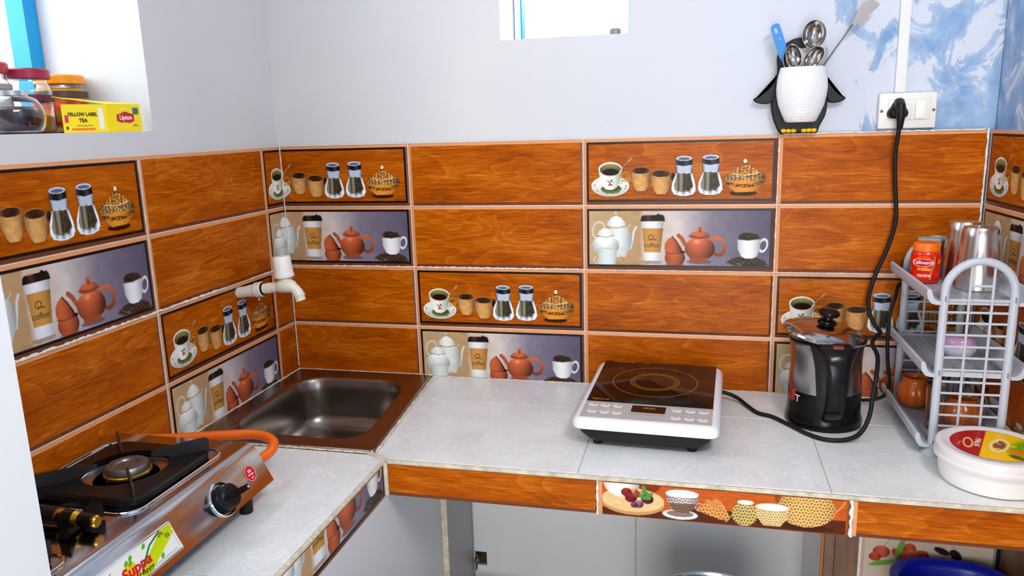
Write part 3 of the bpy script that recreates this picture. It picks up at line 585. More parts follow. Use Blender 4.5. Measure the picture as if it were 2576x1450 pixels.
# ragged cement smeared along some joints
def smear(mb, a, b, axis, wid, n, seed):
    rd = random.Random(seed); a = Vector(a); b = Vector(b); u = (b-a).normalized(); up = Vector((0, 0, 1)) if abs(u.z) < .5 else (Vector((1, 0, 0)) if axis == 'y' else Vector((0, 1, 0)))
    out = {'y': Vector((0, -1, 0)), 'x': Vector((1, 0, 0)), 'z': Vector((0, 0, 1))}[axis]
    if axis == 'z': up = u.cross(out)
    lo = []; t = 0
    for i in range(n+1):
        p = a+(b-a)*(i/n); w1, w2 = wid*(.35+rd.random()), wid*(.35+rd.random()*1.0); h = .0006+rd.random()*.0012
        lo.append([tuple(p-up*w1-out*.001), tuple(p-up*w1*.6+out*h), tuple(p+up*w2*.6+out*h), tuple(p+up*w2-out*.001)])
    mb.loft(lo)
g = MB(); smear(g, (.13, -.0005, 1.118), (.80, -.0005, 1.118), 'y', .0022, 140, 1); smear(g, (.86, -.0005, 1.118), (1.68, -.0005, 1.118), 'y', .0014, 150, 2); smear(g, (.0, -.0003, 1.278), (.5, -.0003, 1.278), 'y', .001, 80, 22)
smear(g, (1.262, -.0005, .83), (1.262, -.0005, 1.43), 'y', .0016, 100, 3); smear(g, (.002, -.0012, .83), (.002, -.0012, 1.44), 'y', .0014, 150, 4); smear(g, (1.687, -.002, .83), (1.687, -.002, 1.44), 'y', .0022, 120, 44)
smear(g, (1.27, -.001, 1.438), (1.68, -.001, 1.438), 'y', .0018, 60, 5); smear(g, (.02, .004, 1.4385), (.8, .004, 1.4385), 'y', .0016, 100, 6)
g.build('grout_smear', M_white_cement, wall_back, 0, 'stuff')
g = MB(); smear(g, (.0005, -1.35, 1.118), (.0005, -.30, 1.118), 'x', .0028, 200, 7); smear(g, (.0005, -.20, 1.118), (.0005, -.0, 1.118), 'x', .002, 40, 77); smear(g, (.0004, -.541, .84), (.0004, -.541, 1.43), 'x', .0012, 100, 8)
g.build('grout_smear', M_white_cement, wall_left, 0, 'stuff')
# cable trunking and switch board
g = MB(); g.box(1.497, .001, 1.521, 1.516, .0105, 2.6); g.box(1.5165, .003, 1.521, 1.5185, .0105, 2.6)
tag(g.build('cable_trunking', mat('white_pvc', C(226, 226, 224), .4), smooth=0), 'white plastic cable trunking running up the wall from the switch board', 'cable trunking')

# ------------------------------------------------------------------ counter
ct = thing('kitchen_counter', 'L-shaped masonry kitchen counter with pale flecked tile top and wood-print tiled edge', 'counter', (.9, -.3, 0))
g = MB(); g.prism([(.44, -.51), (1.69, -.51), (1.69, 0), (.44, 0)], .752, .8095); g.prism([(0, -1.42), (.468, -1.42), (.468, -.505), (0, -.505)], .752, .8095)
g.prism([(0, -.505), (.012, -.505), (.012, -.0), (0, 0)], .752, .8095); g.build('slab', M_concrete, ct, 0)
def ctile(poly):
    g = MB(); ins = inset(poly, .0009) if area2(poly) > 0 else inset(poly[::-1], .0009)
    i2 = inset(ins, .0006); g.loft([[(x, y, .811) for x, y in ins], [(x, y, .8194) for x, y in ins], [(x, y, .82) for x, y in i2]]); g.build('tile', MCT, ct, 0)
sx = lambda y: .398+(-y)*.094   # sink's skewed right edge
for P in ([(sx(-.178), -.178), (.872, -.178), (.872, -.520), (sx(-.505)+.002, -.520), (sx(-.505)+.002, -.5)][::-1], [(sx(0), -.004), (.415, -.004), (.418, -.178), (sx(-.178), -.178)][::-1], [(.416, -.178), (.872, -.178), (.872, -.004), (.416, -.004)],
          [(.872, -.52), (1.328, -.52), (1.328, -.178), (.872, -.178)], [(1.328, -.52), (1.712, -.52), (1.698, -.178), (1.328, -.178)], [(.872, -.178), (1.328, -.178), (1.328, -.004), (.872, -.004)], [(1.328, -.178), (1.698, -.178), (1.692, -.004), (1.328, -.004)],
          [(.004, -.965), (.474, -.965), (.474, -.522), (.435, -.508), (.004, -.508)], [(.004, -1.418), (.474, -1.418), (.474, -.965), (.004, -.965)]): ctile(P)
g = MB(); g.prism([(.44, -.5195), (1.70, -.5195), (1.69, -.003), (.41, -.003)], .8095, .8183); g.prism([(.003, -1.418), (.473, -1.418), (.473, -.5), (.003, -.5)], .8095, .8183)
g.build('joint_filler', mat('dirty_joint', C(176, 158, 132), .8), ct, 0)
g = MB(); g.prism([(.425, -.500), (.452, -.497), (.486, -.520), (.474, -.532), (.44, -.513)][::-1], .8188, .8206); g.build('cement_patch', M_cream, ct, 0)
# ledges of cement at the counter's front edges
g = MB(); g.box(.482, -.5275, .8125, 1.70, -.5195, .8178); smear(g, (.482, -.5235, .8178), (1.70, -.5235, .8178), 'z', .0045, 260, 11); g.build('cement_ledge', M_cream, ct, 0)
g = MB(); g.box(.474, -1.42, .8125, .4795, -.522, .8178); smear(g, (.4768, -1.40, .8178), (.4768, -.53, .8178), 'z', .0035, 200, 12); g.box(.474, -.5275, .742, .4835, -.5195, .8175); g.build('cement_ledge', M_cream, ct, 0)
def fascia(kind, c0, c1, z0, x, y, rz):
    me, pr = tile_meshes(kind, c0, c1, z0, z0+.07); o = bpy.data.objects.new('tile', me); COL.objects.link(o); o.parent = ct; o.location = Vector((x, y, .742))-ORG[ct]; o.rotation_euler = (0, 0, rz); ORG[o] = ORG[ct]
    if pr: p = bpy.data.objects.new('print', pr); COL.objects.link(p); p.parent = o
    return o
fascia('wood', .02, .448, .0, .484, -.5275, 0)
fascia('baskets', 0, .448, .0025, .912, -.5275, 0)
fascia('wood', 0, .34, 0, 1.362, -.5275, 0)
o = fascia('teapots', 0, .45, 0, .4795, -.982, PI/2); fascia('wood', 0, .43, 0, .4795, -1.42, PI/2)
t = bpy.data.objects.new('lettering', LET); COL.objects.link(t); t.parent = o; t.location = (.1655, -.0006, TH*(1-398/655)); t.rotation_euler = (PI/2, 0, 0)
g = MB(); g.box(.484, -.5225, .744, 1.70, -.5105, .812); g.box(.4685, -1.42, .744, .4755, -.528, .812); g.build('fascia_bed', M_white_cement, ct, 0)
g = MB(); smear(g, (.911, -.5275, .742), (.911, -.5275, .812), 'y', .0024, 16, 13); smear(g, (1.361, -.5275, .742), (1.361, -.5275, .812), 'y', .0036, 16, 14); g.build('grout_smear', M_white_cement, ct, 0, 'stuff')
g = MB(); smear(g, (.40, -.0015, .8205), (1.685, -.0015, .8205), 'z', .0034, 260, 31); g.build('caulk_line', M_cream, ct, 0)
# supports below
def sheet(name, poly4, m, parent=ct): g = MB(); g.box(*poly4); return g.build(name, m, parent, 0)
sheet('support_wall', (.0, -1.42, 0, .462, -.52, .752), M_concrete); sheet('support_wall', (.450, -.5195, 0, .462, -.0, .752), M_concrete)
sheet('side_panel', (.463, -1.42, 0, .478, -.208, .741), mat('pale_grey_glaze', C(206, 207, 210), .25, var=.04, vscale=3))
sheet('side_panel', (.463, -.2075, 0, .493, -.010, .752), mat('darker_grey_tile', C(168, 164, 163), .4, var=.05))  # rear part of the side, in a darker grey tile
g = MB(); g.box(.4785, -.2115, 0, .4935, -.208, .741); g.build('panel_edge', M_cream, ct, 0)
# grey tiles on the back wall under the counter (one has a broken-out hole)
def gtile(x0, x1, hole=None):
    g = MB(); a, b, c, d = x0+.0008, x1-.0008, .003, .748
    if hole:
        hx0, hx1, hz0, hz1 = hole; g.box(a, 0, c, hx0, .0085, d); g.box(hx1, 0, c, b, .0085, d); g.box(hx0, 0, c, hx1, .0085, hz0); g.box(hx0, 0, hz1, hx1, .0085, d)
    else: g.box(a, 0, c, b, .0085, d)
    g.build('tile', M_grey, wall_back, 0)
gtile(.494, .943, (.496, .530, .268, .309)); gtile(.943, 1.362); 
g = MB(); g.box(.494, .0088, .2, .54, .0098, .35); g.build('hole_backing', mat('dark_hole', C(52, 44, 26), .9), wall_back, 0)
# partition post and right niche
sheet('partition', (1.366, -.247, 0, 1.440, -.010, .752), M_concrete)
sheet('side_panel', (1.358, -.249, 0, 1.366, -.0, .752), M_grey)
BRT = mat('brown_plank_tile', C(128, 96, 74), .5, var=.3, vscale=20, vstretch=(3, 1, .5))
sheet('tile', (1.366, -.2565, .1, 1.386, -.2475, .751), BRT); sheet('tile', (1.3872, -.2565, .1, 1.434, -.2475, .751), BRT); sheet('tile_edge', (1.3585, -.256, .1, 1.3650, -.2495, .751), mat('orange_edge', C(178, 106, 50), .6)); sheet('joint_strip', (1.4345, -.254, .1, 1.4405, -.247, .751), M_white_cement); sheet('joint_strip', (1.441, -.2535, .1, 1.4455, -.247, .751), mat('pink_strip', C(208, 160, 138), .6))
sheet('niche_wall', (1.446, -.244, 0, 1.70, -.01, .752), M_concrete)
xs, zs, cv = bake(.246, .345, 0, .246, 0, .345, .0016, lambda c: draw_flowers(c), 246, 345)
nb = bpy.data.objects.new('tile', None); bpy.data.objects.remove(nb)
g = MB(); g.box(1.446, -.252, .400, 1.692, -.244, .735); nt_ = g.build('tile', mat('beige_tile', C(212, 196, 180), .35), ct, 0)
# flower print reaches from z=.735 down; canvas origin at the visible top
def df(c):
    c.Y = c.Y-115; draw_flowers(c)
xs, zs, cv = bake(.246, .335, 0, .2455, .0, .335, .0014, df, 246, 335)
me = grid_mesh('print', xs, zs, cv, 0, 0, 0, PRINT); p = bpy.data.objects.new('print', me); COL.objects.link(p); p.parent = nt_; p.location = Vector((1.4462, -.2524, .400))-ORG[ct]
BR2 = mat('brown_figured_tile', C(120, 84, 56), .35, var=.55, vscale=14)
g = MB(); g.box(0, 0, .1, .5, .0095, .75); o = g.build('tile', BR2, None, 0); o.parent = wall_right; o.location = (.258, 0, 0)

# ------------------------------------------------------------------ sink
sk = thing('kitchen_sink', 'square brushed steel kitchen sink set into the corner of the counter', 'sink', (.2, -.25, .82))
g = MB()
Q = lambda i, rx: [(.006+i, -.502+i*.9), (.445-i*1.05, -.500+i*.9), (.398-i*1.0, -.006-i), (.006+i, -.006-i)]
def Qi(t, z, r):  # bowl outline shrinking with depth
    return quad_rr([(.052+t, -.442+t), (.392-t*1.1, -.446+t), (.352-t*1.1, -.062-t), (.052+t, -.062-t)], r, z, 8)
L = [quad_rr(Q(0, 0), .012, .8195, 8), quad_rr(Q(.001, 0), .012, .8235, 8), quad_rr(Q(.004, 0), .012, .8248, 8), quad_rr(Q(.009, 0), .012, .8232, 8), Qi(-.008, .8228, .085), Qi(-.003, .8220, .085), Qi(.001, .8195, .085), Qi(.003, .815, .085), Qi(.006, .79, .085), Qi(.012, .735, .083)]
for k_ in range(1, 9):
    a_ = k_/8*PI/2; L.append(Qi(.012+.042*(1-math.cos(a_)), .735-.050*math.sin(a_), .083-.03*k_/8))
L += [Qi(.09, .6835, .04), Qi(.13, .682, .025)]
g.loft(L, False, True); g.build('basin', STEEL2, sk, 60)
g = MB(); g.lathe([(.034, 0), (.03, .0015), (.026, -.002), (.0, -.004)], (.215, -.25, .6835), 28, cap1=False); g.build('drain', STEEL, sk)
g = MB()
for a, b, s_ in (((.405, -.02, .8225), (.449, -.5, .8225), 21), ((.44, -.5045, .8225), (.01, -.5065, .8225), 22), ((.012, -.004, .8235), (.40, -.0035, .8235), 23)): smear(g, a, b, 'z', .0035, 160, s_)
g.build('sealant', M_cream, sk, 0)
g = MB(); smear(g, (.0065, -.5, .8245), (.0065, -.005, .8245), 'z', .0042, 160, 24); g.build('sealant', M_cream, sk, 0)

# ------------------------------------------------------------------ tap
PVC = mat('cream_pvc', C(232, 226, 210), .35)
tp = thing('water_tap', 'cream plastic water tap projecting from the left wall above the sink', 'tap', (.0, -.25, 1.097))
def tl(a, b, r0, r1, n=24, mb=None):
    mb = mb or MB(); mb.tube([a, b], [r0, r1], n); return mb
tiltz = .16
def ax(x): return (x, -.25, 1.095+x*tiltz)
g = MB(); g.tube([ax(.0), ax(.028), ax(.0285), ax(.034), ax(.036), ax(.050)], [.0135, .0135, .0145, .0150, .0150, .0150], 24); g.build('pipe', PVC, tp)
g = MB(); g.tube([ax(.048), ax(.050), ax(.066), ax(.068)], [.0165, .0185, .0185, .0165], 28); g.build('coupling', PVC, tp)
g = MB(); g.tube([ax(.067), ax(.072)], [.0162, .0160], 24); g.build('washer', RUB, tp)
g = MB(); P = []; rr_ = []
for i in range(12): P.append(ax(.072+i*.0022)); rr_.append(.0118 if i % 2 else .0128)
g.tube(P, rr_, 24); g.build('thread', PVC, tp)
g = MB(); g.tube(spline([ax(.095), ax(.112), (.128, -.25, 1.1165), (.147, -.25, 1.112), (.160, -.25, 1.100), (.1655, -.25, 1.088)], 6), [.0125]*6+[.0150+.003*math.sin(i/12*PI) for i in range(13)]+[.0125]*12, 28)
g.tube([(.128, -.25, 1.117), (.1275, -.25, 1.140)], [.015, .0135], 24); g.build('body', PVC, tp)
g = MB(); g.tube([(.1635, -.25, 1.0905), (.1668, -.25, 1.080)], [.0122, .0122], 24); g.tube([(.164, -.25, 1.0945), (.1645, -.25, 1.0925)], [.0138, .0138], 24); g.build('nozzle', PVC, tp)
g = MB(); n = 36; L = []
for z, r in ((0, .021), (.001, .0235), (.008, .0236), (.009, .0228), (.03, .0218), (.048, .0212), (.051, .0195)):
    L.append([((r-(.0007 if (i % 6 == 0 and z > .0085) else 0))*math.cos(2*PI*i/n), (r-(.0007 if (i % 6 == 0 and z > .0085) else 0))*math.sin(2*PI*i/n), z) for i in range(n)])
g.M = Matrix.Translation((.1285, -.25, 1.136)) @ Matrix.Rotation(math.radians(-5), 4, 'Y'); g.loft(L); g.build('handle_cap', mat('white_pvc_cap', C(240, 238, 232), .28), tp, 30)

# ------------------------------------------------------------------ gas stove
gs = thing('gas_stove', 'stainless steel two-burner gas stove with black pan supports', 'stove', (.19, -1.06, .82))
y1, y0 = -.728, -1.405
prof = [(.030, .862), (.030, .922), (.033, .928), (.040, .930), (.300, .930), (.310, .9295), (.317, .9265), (.322, .920), (.3525, .862), (.350, .861), (.318, .918), (.300, .926), (.045, .926), (.034, .862)]
g = MB(); g.loft([[(x, y0, z) for x, z in prof], [(x, y1, z) for x, z in prof]]); g.prism_y([(.030, .862), (.030, .922), (.040, .9295), (.310, .929), (.322, .920), (.352, .862)], y1-.0015, y1)
g.build('body', mat('mirror_steel', (.54, .53, .55, 1), .11, 1), gs, 25)
def beadring(cx, cy, hx, hy, r, mb): 
    pts = rr(cx-hx, cy-hy, cx+hx, cy+hy, r, .931, 6); pts = pts+[pts[0], pts[1]]; mb.tube(pts, .0028, 8, cap=False)
def nail(x, y, z, nx): return (x, y, z)
for bi, cy in enumerate((-.886, -1.225)):
    g = MB(); beadring(.172, cy, .118, .118 if bi == 0 else .112, .03, g); g.build('recess_bead', CHROME, gs)
    # pan support
    ps = MB(); x0, x1_, ya, yb = .083, .283, cy-.1, cy+.1; cx = .183; N_ = 48
    outer = []
    for i in range(N_):
        a = 2*PI*i/N_+PI/4; dx, dy = math.cos(a), math.sin(a); k = min(.1/max(abs(dx), 1e-6), .1/max(abs(dy), 1e-6)); k = min(k, .128); outer.append((cx+dx*k, cy+dy*k))
    inner = [(cx+.067*math.cos(2*PI*i/N_+PI/4), cy+.067*math.sin(2*PI*i/N_+PI/4)) for i in range(N_)]
    ps.loft([[(x, y, .933) for x, y in outer], [(x, y, .941) for x, y in outer], [(cx+(x-cx)*.97, cy+(y-cy)*.97, .9445) for x, y in outer], [(x, y, .9455) for x, y in inner], [(x, y, .936) for x, y in inner]], False, False)
    pso = ps.build('pan_support', BLACKE, gs, 40)
    for k in range(4):
        a = PI/4+k*PI/2; d = Vector((math.cos(a), math.sin(a), 0)); q = Vector((-d.y, d.x, 0)); b = MB()
        def blade(r, za, zb): p = Vector((cx, cy, 0))+d*r; return [tuple(p-q*.0016+Vector((0, 0, za))), tuple(p+q*.0016+Vector((0, 0, za))), tuple(p+q*.0016+Vector((0, 0, zb))), tuple(p-q*.0016+Vector((0, 0, zb)))]
        b.loft([blade(.040, .955, .961), blade(.052, .951, .963), blade(.082, .945, .966), blade(.125, .940, .967), blade(.131, .940, .963)]); b.build('prong', mat('sooty_iron', C(34, 30, 28), .45), pso, 0)
    # dish, burner
    g = MB(); g.lathe([(.072, .0005), (.066, .003), (.060, .001), (.05, -.001), (.03, -.001)], (cx, cy, .931), 40, cap0=False, cap1=False); g.build('drip_tray', STEEL, gs)
    bx = cx+.004; g = MB(); g.lathe([(.020, 0), (.030, .002), (.037, .008), (.037, .011), (.034, .013), (.015, .013)], (bx, cy, .930), 40); bo = g.build('burner', mat('brass', C(205, 150, 50), .3, 1), gs)
    g = MB(); g.lathe([(.0345, 0), (.034, .006), (.031, .010), (.026, .011), (.020, .010), (.018, .007), (.0, .0075)], (bx, cy, .943), 40, cap1=False); g.build('burner_cap', mat('sooty_steel', (.22, .20, .18, 1), .4, .9, var=.3, vscale=200), bo)
# gas pipe fitting seen beside the burner: black tube with brass rings
fx = thing('gas_lighter', 'black gas lighter with brass rings lying on the stove between its burners', 'lighter', (.2, -1.05, .932))
ly = -1.048; lz = .9455
g = MB(); g.tube([(.09, ly+.004, lz), (.236, ly, lz)], .0125, 20); g.build('barrel', BLACKG, fx)
g = MB(); g.tube([(.206, ly+.001, lz), (.217, ly+.001, lz)], .0127, 20); g.build('brass_band', MATS['brass'], fx)
g = MB(); g.tube([(.236, ly, lz), (.244, ly, lz)], [.013, .0105], 20); g.build('brass_band', MATS['brass'], fx)
g = MB(); g.tube([(.243, ly, lz), (.268, ly-.001, lz)], .0105, 20); g.build('nozzle', BLACKG, fx)
g = MB(); g.tube([(.267, ly-.001, lz), (.271, ly-.001, lz), (.273, ly-.001, lz)], [.0092, .0092, .007], 20); g.build('tip', MATS['brass'], fx)
g = MB()
for s_ in (1, -1): g.loft([[(x, ly+s_*yy-.002*s_, lz+zz) for x, yy, zz in sec] for sec in ([(.222, .0, -.0125), (.240, .0, -.0125), (.240, .0, -.006), (.222, .0, -.006)], [(.224, .018, -.013), (.244, .018, -.013), (.244, .018, -.002), (.224, .018, -.002)], [(.235, .036, -.012), (.252, .036, -.012), (.252, .034, .012), (.235, .034, .012)])])
g.build('bracket', BLACKG, fx, 40)
# front fittings (panel normal)
fn = Vector((.058, 0, .0305)).normalized(); ft = Vector((0, 1, 0)); fu = Vector((-fn.z, 0, fn.x)) # up along the slope
def fp(y, s_): # s_: distance below the top bend along the slope
    return Vector((.3215, y, .9205))-fu*s_+fn*.0004
for kx in (-.860, -1.24):
    Mx = Matrix((ft, fu, fn)).transposed().to_4x4() @ Matrix.Rotation(0, 4, 'Z'); Mx = Matrix((Vector((0, 1, 0)), fu, fn)).transposed().to_4x4(); Mx.translation = fp(kx, .036)
    g = MB(); g.M = Mx; g.lathe([(.0285, -.001), (.0295, .002), (.028, .004), (.0265, .002), (.0255, 0)], n=40, cap0=False, cap1=False); kb = g.build('knob_ring', CHROME, gs)
    g = MB(); g.M = Mx; g.lathe([(.0235, 0), (.0235, .006), (.0222, .0065), (.0222, .010), (.0215, .0105), (.021, .020), (.018, .023)], n=36); kn = g.build('knob', BLACKP, gs)
    g = MB(); g.M = Mx @ Matrix.Rotation(-.12, 4, 'Z'); g.loft([[(x, y, z) for x, y, z in sec] for sec in ([(-.020, -.004, .015), (-.020, .004, .015), (-.020, .004, .0245), (-.020, -.004, .0245)], [(.012, -.0055, .012), (.012, .0055, .012), (.012, .0055, .031), (.012, -.0055, .031)], [(.031, -.0045, .022), (.031, .0045, .022), (.031, .0045, .032), (.031, -.0045, .032)])]); g.build('lever', BLACKG, kn, 30)
    g = MB(); g.M = Mx @ Matrix.Rotation(-.12, 4, 'Z'); g.box(.0285, -.0015, .0250, .0316, .0015, .0324); g.build('pointer_mark', mat('white_ink', C(235, 235, 235), .5), kn, 0)
# round red sticker
Mx = Matrix((Vector((0, 1, 0)), fu, fn)).transposed().to_4x4(); Mx.translation = fp(-.773, .030)
REDI = mat('red_sticker', C(200, 20, 34), .35); WI = MATS['white_ink']
g = MB(); g.M = Mx; g.lathe([(.0148, 0), (.0148, .0004)], n=32); st = g.build('sticker', REDI, gs)
g = MB(); g.M = Mx; g.lathe([(.0138, .0004), (.0138, .0006), (.0132, .0006), (.0132, .0004)], n=32, cap0=False, cap1=False); g.box(-.004, .002, .0004, .004, .007, .0006); g.build('sticker_marks', WI, st, 0)
text('IST', .0055, Mx @ Matrix.Translation((0, .0045, .0007)), REDI, st); text('energy', .0055, Mx @ Matrix.Translation((0, -.0015, .0006)), WI, st); text('***', .006, Mx @ Matrix.Translation((0, -.0095, .0006)), WI, st)
# name plate
Mp = Matrix((Vector((0, 1, 0)), fu, fn)).transposed().to_4x4(); Mp.translation = fp(-1.188, .0555)   # plate origin: lower left, 0.21 x 0.042
g = MB(); g.M = Mp; g.loft([rr(-.002, -.002, .214, .046, .004, 0), rr(-.002, -.002, .214, .046, .004, .0012), rr(.000, .000, .212, .044, .003, .0016)]); pl = g.build('name_plate', CHROME, gs)
def dplate(c):
    X, Y = c.X, c.Y
    c.put(np.ones(X.shape), (232, 232, 226)); c.put(c.poly([(118, 36), (188, 1), (209, 1), (209, 8), (150, 30), (112, 43)], .8), (198, 214, 20)); c.put(c.poly([(206, 9), (209, 14), (140, 42), (100, 42), (120, 34)], .8), (206, 218, 30))
    c.put(c.line([(136, 26), (160, 9), (186, 1)], 2.6, .8), (40, 130, 50)); c.put(c.ell(110, 22, 16, 9, -.5, 2), (244, 196, 40)); c.put(c.ell(108, 33, 18, 7, -.3, 3), (246, 180, 60))
    for x, y in ((112, 10), (122, 7), (118, 13), (150, 5), (40, 26), (46, 20), (52, 30), (30, 32), (171, 33)): c.put(c.ell(x, y, 4.5, 2.6, -.6, 1), (110, 180, 50))
    for x, y in ((20, 36), (26, 32), (60, 34)): c.put(c.ell(x, y, 4, 3, 0, 1), (226, 110, 60))
    c.put(c.line([(72, 12), (84, 8)], 1.6, .6), (236, 110, 100)); c.put(c.ring(105, 21, 103, 19.5, .5, 0, .5)*0, (0, 0, 0))
    c.put(c.line([(3, 40.5), (206, 40.5)], .5, .6)*.6, (90, 90, 90)); c.put(c.line([(3, 2), (206, 2), (206, 40)], .5, .6)*.6, (150, 150, 150)); c.put(c.line([(150, 37.5), (200, 37.5)], .8, .6)*.6, (90, 90, 90))
xs, zs, cv = bake(.210, .042, 0, .21, 0, .042, .0008, dplate, 210, 42)
me = grid_mesh('print', xs, zs, cv, 0, 0, 0, PRINT, Mp @ Matrix(((1, 0, 0, .001), (0, 0, 1, .001), (0, -1, 0, .0018), (0, 0, 0, 1)))); p = bpy.data.objects.new('print', me); COL.objects.link(p); p.parent = pl
for v in me.vertices: v.co -= ORG[gs]
text('Suppa', .0205, Mp @ Matrix.Translation((.124, .020, .0022)), mat('red_ink', C(200, 24, 34), .4), pl, sx=1.15, shear=.25, bold=.0006)
text('Happy', .0095, Mp @ Matrix.Translation((.136, .0085, .0022)), mat('black_ink', C(24, 24, 26), .4), pl, shear=.3, sx=1.2)
text('LPG', .0065, Mp @ Matrix.Translation((.186, .037, .0022)), MATS['black_ink'], pl); text('ISI', .009, Mp @ Matrix.Translation((.196, .030, .0022)), mat('green_ink', C(40, 90, 40), .4), pl)
for lx in (.322, .06):
    for ly_ in (-.775, -1.36):
        g = MB(); g.lathe([(.0105, 0), (.0115, .001), (.0122, .03), (.0125, .043)], (lx, ly_, .8202), 20); g.build('leg', RUB, gs)
# hose
HO = mat('orange_rubber', C(232, 100, 8), .4)
g = MB(); g.tube(spline([(.028, -.70, .905), (.10, -.672, .900), (.18, -.640, .898), (.25, -.617, .896), (.296, -.632, .893), (.312, -.665, .888), (.306, -.697, .883), (.290, -.718, .876), (.26, -.726, .868)], 8), .0095, 16)
tag(g.build('gas_hose', HO), 'orange rubber gas hose looping out behind the right end of the stove', 'hose')

# ------------------------------------------------------------------ induction cooktop
ic = thing('induction_cooktop', 'white and black induction cooktop with touch panel on the counter', 'cooktop', (.996, -.2240, .8202), local=True, rotz=math.radians(-2.5))
def warp(mb):
    out = []
    for x, y, z in mb.v:
        if z > .009: z = .009+(z-.009)*(1.02+.24*(y+.19)/.38)
        out.append((x, y*.965, z))
    mb.v = out; return mb
g = MB(); g.loft([rr(-.112, -.168, .112, .160, .03, .010), rr(-.120, -.175, .120, .168, .03, .0125), rr(-.131, -.184, .131, .177, .025, .026), rr(-.136, -.186, .136, .178, .02, .038)]); warp(g).build('base', mat('matt_black_plastic', C(30, 30, 32), .55), ic)
g = MB(); g.loft([rr(-.138, -.183, .138, .180, .02, .038), rr(-.147, -.190, .147, .189, .022, .041), rr(-.148, -.191, .148, .190, .022, .050), rr(-.146, -.189, .146, .188, .021, .056), rr(-.140, -.183, .140, .183, .018, .0605), rr(-.134, -.177, .134, .180, .01, .0615)]); warp(g).build('rim', WHITEP, ic)
GZ = .0621
g = MB(); g.loft([rr(-.1325, -.088, .1325, .181, .003, .0600), rr(-.1325, -.088, .1325, .181, .003, GZ+.0012), rr(-.1315, -.087, .1315, .180, .003, GZ+.0018)]); gl = warp(g).build('glass_top', mat('black_glass', C(18, 10, 7), .12), ic)
GOLD = mat('gold_print', C(186, 128, 34), .35)
def ringd(cx, cy, r, wd, mb, n=72, sy=1):
    a = [(cx+r*math.cos(2*PI*i/n), cy+r*sy*math.sin(2*PI*i/n), GZ+.0021) for i in range(n)]; b = [(cx+(r-wd)*math.cos(2*PI*i/n), cy+(r-wd)*sy*math.sin(2*PI*i/n), GZ+.0021) for i in range(n)]
    mb.loft([a, b], False, False)
g = MB(); ringd(.0, .048, .095, .0014, g); ringd(0, .048, .055, .0012, g); ringd(0, .048, .0505, .001, g); ringd(0, .048, .046, .001, g); warp(g).build('ring_marks', GOLD, gl, 0)
def flat(x, y, z): 
    zz = .009+(z-.009)*(1.02+.24*(y+.19)/.38); return Matrix.Translation((x, y*.965, zz)) @ Matrix.Rotation(math.radians(2.2), 4, 'X')
text('Pigeonto', .0095, flat(-.103, -.080, GZ+.0032), GOLD, gl, sx=1.1); text('INDUCTION', .0085, flat(-.085, .170, GZ+.0036), GOLD, gl, sx=1.1); text('1500W', .006, flat(-.03, .170, GZ+.0036), GOLD, gl)
g = MB(); g.loft([rr(-.1325, -.176, .1325, -.0895, .003, .060), rr(-.1325, -.176, .1325, -.0895, .003, GZ+.001)]); cp = warp(g).build('control_panel', mat('silver_panel', C(186, 184, 184), .4, .2), ic)
g = MB(); g.loft([rr(-.032, -.135, .038, -.1, .003, GZ+.001), rr(-.032, -.135, .038, -.1, .003, GZ+.0018)]); dp = warp(g).build('display', BLACKG, cp)
text('[88:88]', .009, flat(.004, -.116, GZ+.0030), GOLD, dp)
g = MB(); g.loft([rr(-.037, -.151, .039, -.142, .004, GZ+.001), rr(-.037, -.151, .039, -.142, .004, GZ+.0015)]); warp(g).build('button_strip', mat('greybrown', C(168, 158, 152), .4), cp)
BT = mat('button_clear', C(214, 210, 208), .15, coat=.5); RI = mat('orange_ink', C(206, 104, 74), .5)
for row, yy in enumerate((-.112, -.148)):
    for i, xx in enumerate((-.111, -.085, -.059, .061, .088, .115)):
        g = MB(); y2 = yy-(.002 if i > 2 else 0)-(.004 if row else 0)*(i > 2); g.lathe([(.0118, 0), (.0118, .0012), (.0105, .0022), (.0, .0026)], (xx+(-.003 if row == 0 and i < 3 else 0), y2, GZ+.001), 24, sy=.72, cap1=False); b_ = warp(g).build('button', BT, cp)
        g = MB(); ringd(xx+(-.003 if row == 0 and i < 3 else 0), y2, .0122, .0008, g, 24, .74); g.v = [(x, y, z-.0006) for x, y, z in g.v]; warp(g).build('button_outline', mat('dark_grey_ink', C(96, 92, 92), .5), b_, 0)
        g = MB(); g.box(xx-.003, y2-.0012, GZ+.0037, xx+.003, y2+.0012, GZ+.0039); warp(g).build('button_symbol', RI, b_, 0)
for fx_, fy_ in ((-.098, -.148), (.095, -.148), (-.095, .13), (.095, .13)):
    g = MB(); g.lathe([(.009, 0), (.010, .002), (.010, .016)], (fx_, fy_, 0), 20); g.build('foot', RUB, ic)

# ------------------------------------------------------------------ kettle
kt = thing('electric_kettle', 'steel and black electric kettle with knobbed lid standing beside the rack', 'kettle', (1.362, -.163, .8205))
kx, ky = 1.362, -.163; K0 = .8205
g = MB(); g.lathe([(.060, 0), (.079, .001), (.0795, .012), (.0775, .020), (.0755, .030), (.0750, .060), (.0748, .078)], (kx, ky, K0), 56); kb = g.build('base', BLACKG, kt)
g = MB(); g.lathe([(.0744, .078), (.0735, .10), (.0725, .12), (.0722, .14), (.0730, .16), (.0755, .178), (.0785, .188), (.0785, .190)], (kx, ky, K0), 56, cap0=False, cap1=True); g.build('body', mat('kettle_steel', (.50, .48, .46, 1), .24, 1), kt)
g = MB(); g.lathe([(.0785, .186), (.0795, .187), (.0795, .190), (.078, .1915)], (kx, ky, K0), 56); g.build('top_ring', BLACKG, kt)
LT = Matrix.Translation((kx-.007, ky, K0+.194)) @ Matrix.Rotation(math.radians(3), 4, 'X') @ Matrix.Rotation(math.radians(9), 4, 'Y')
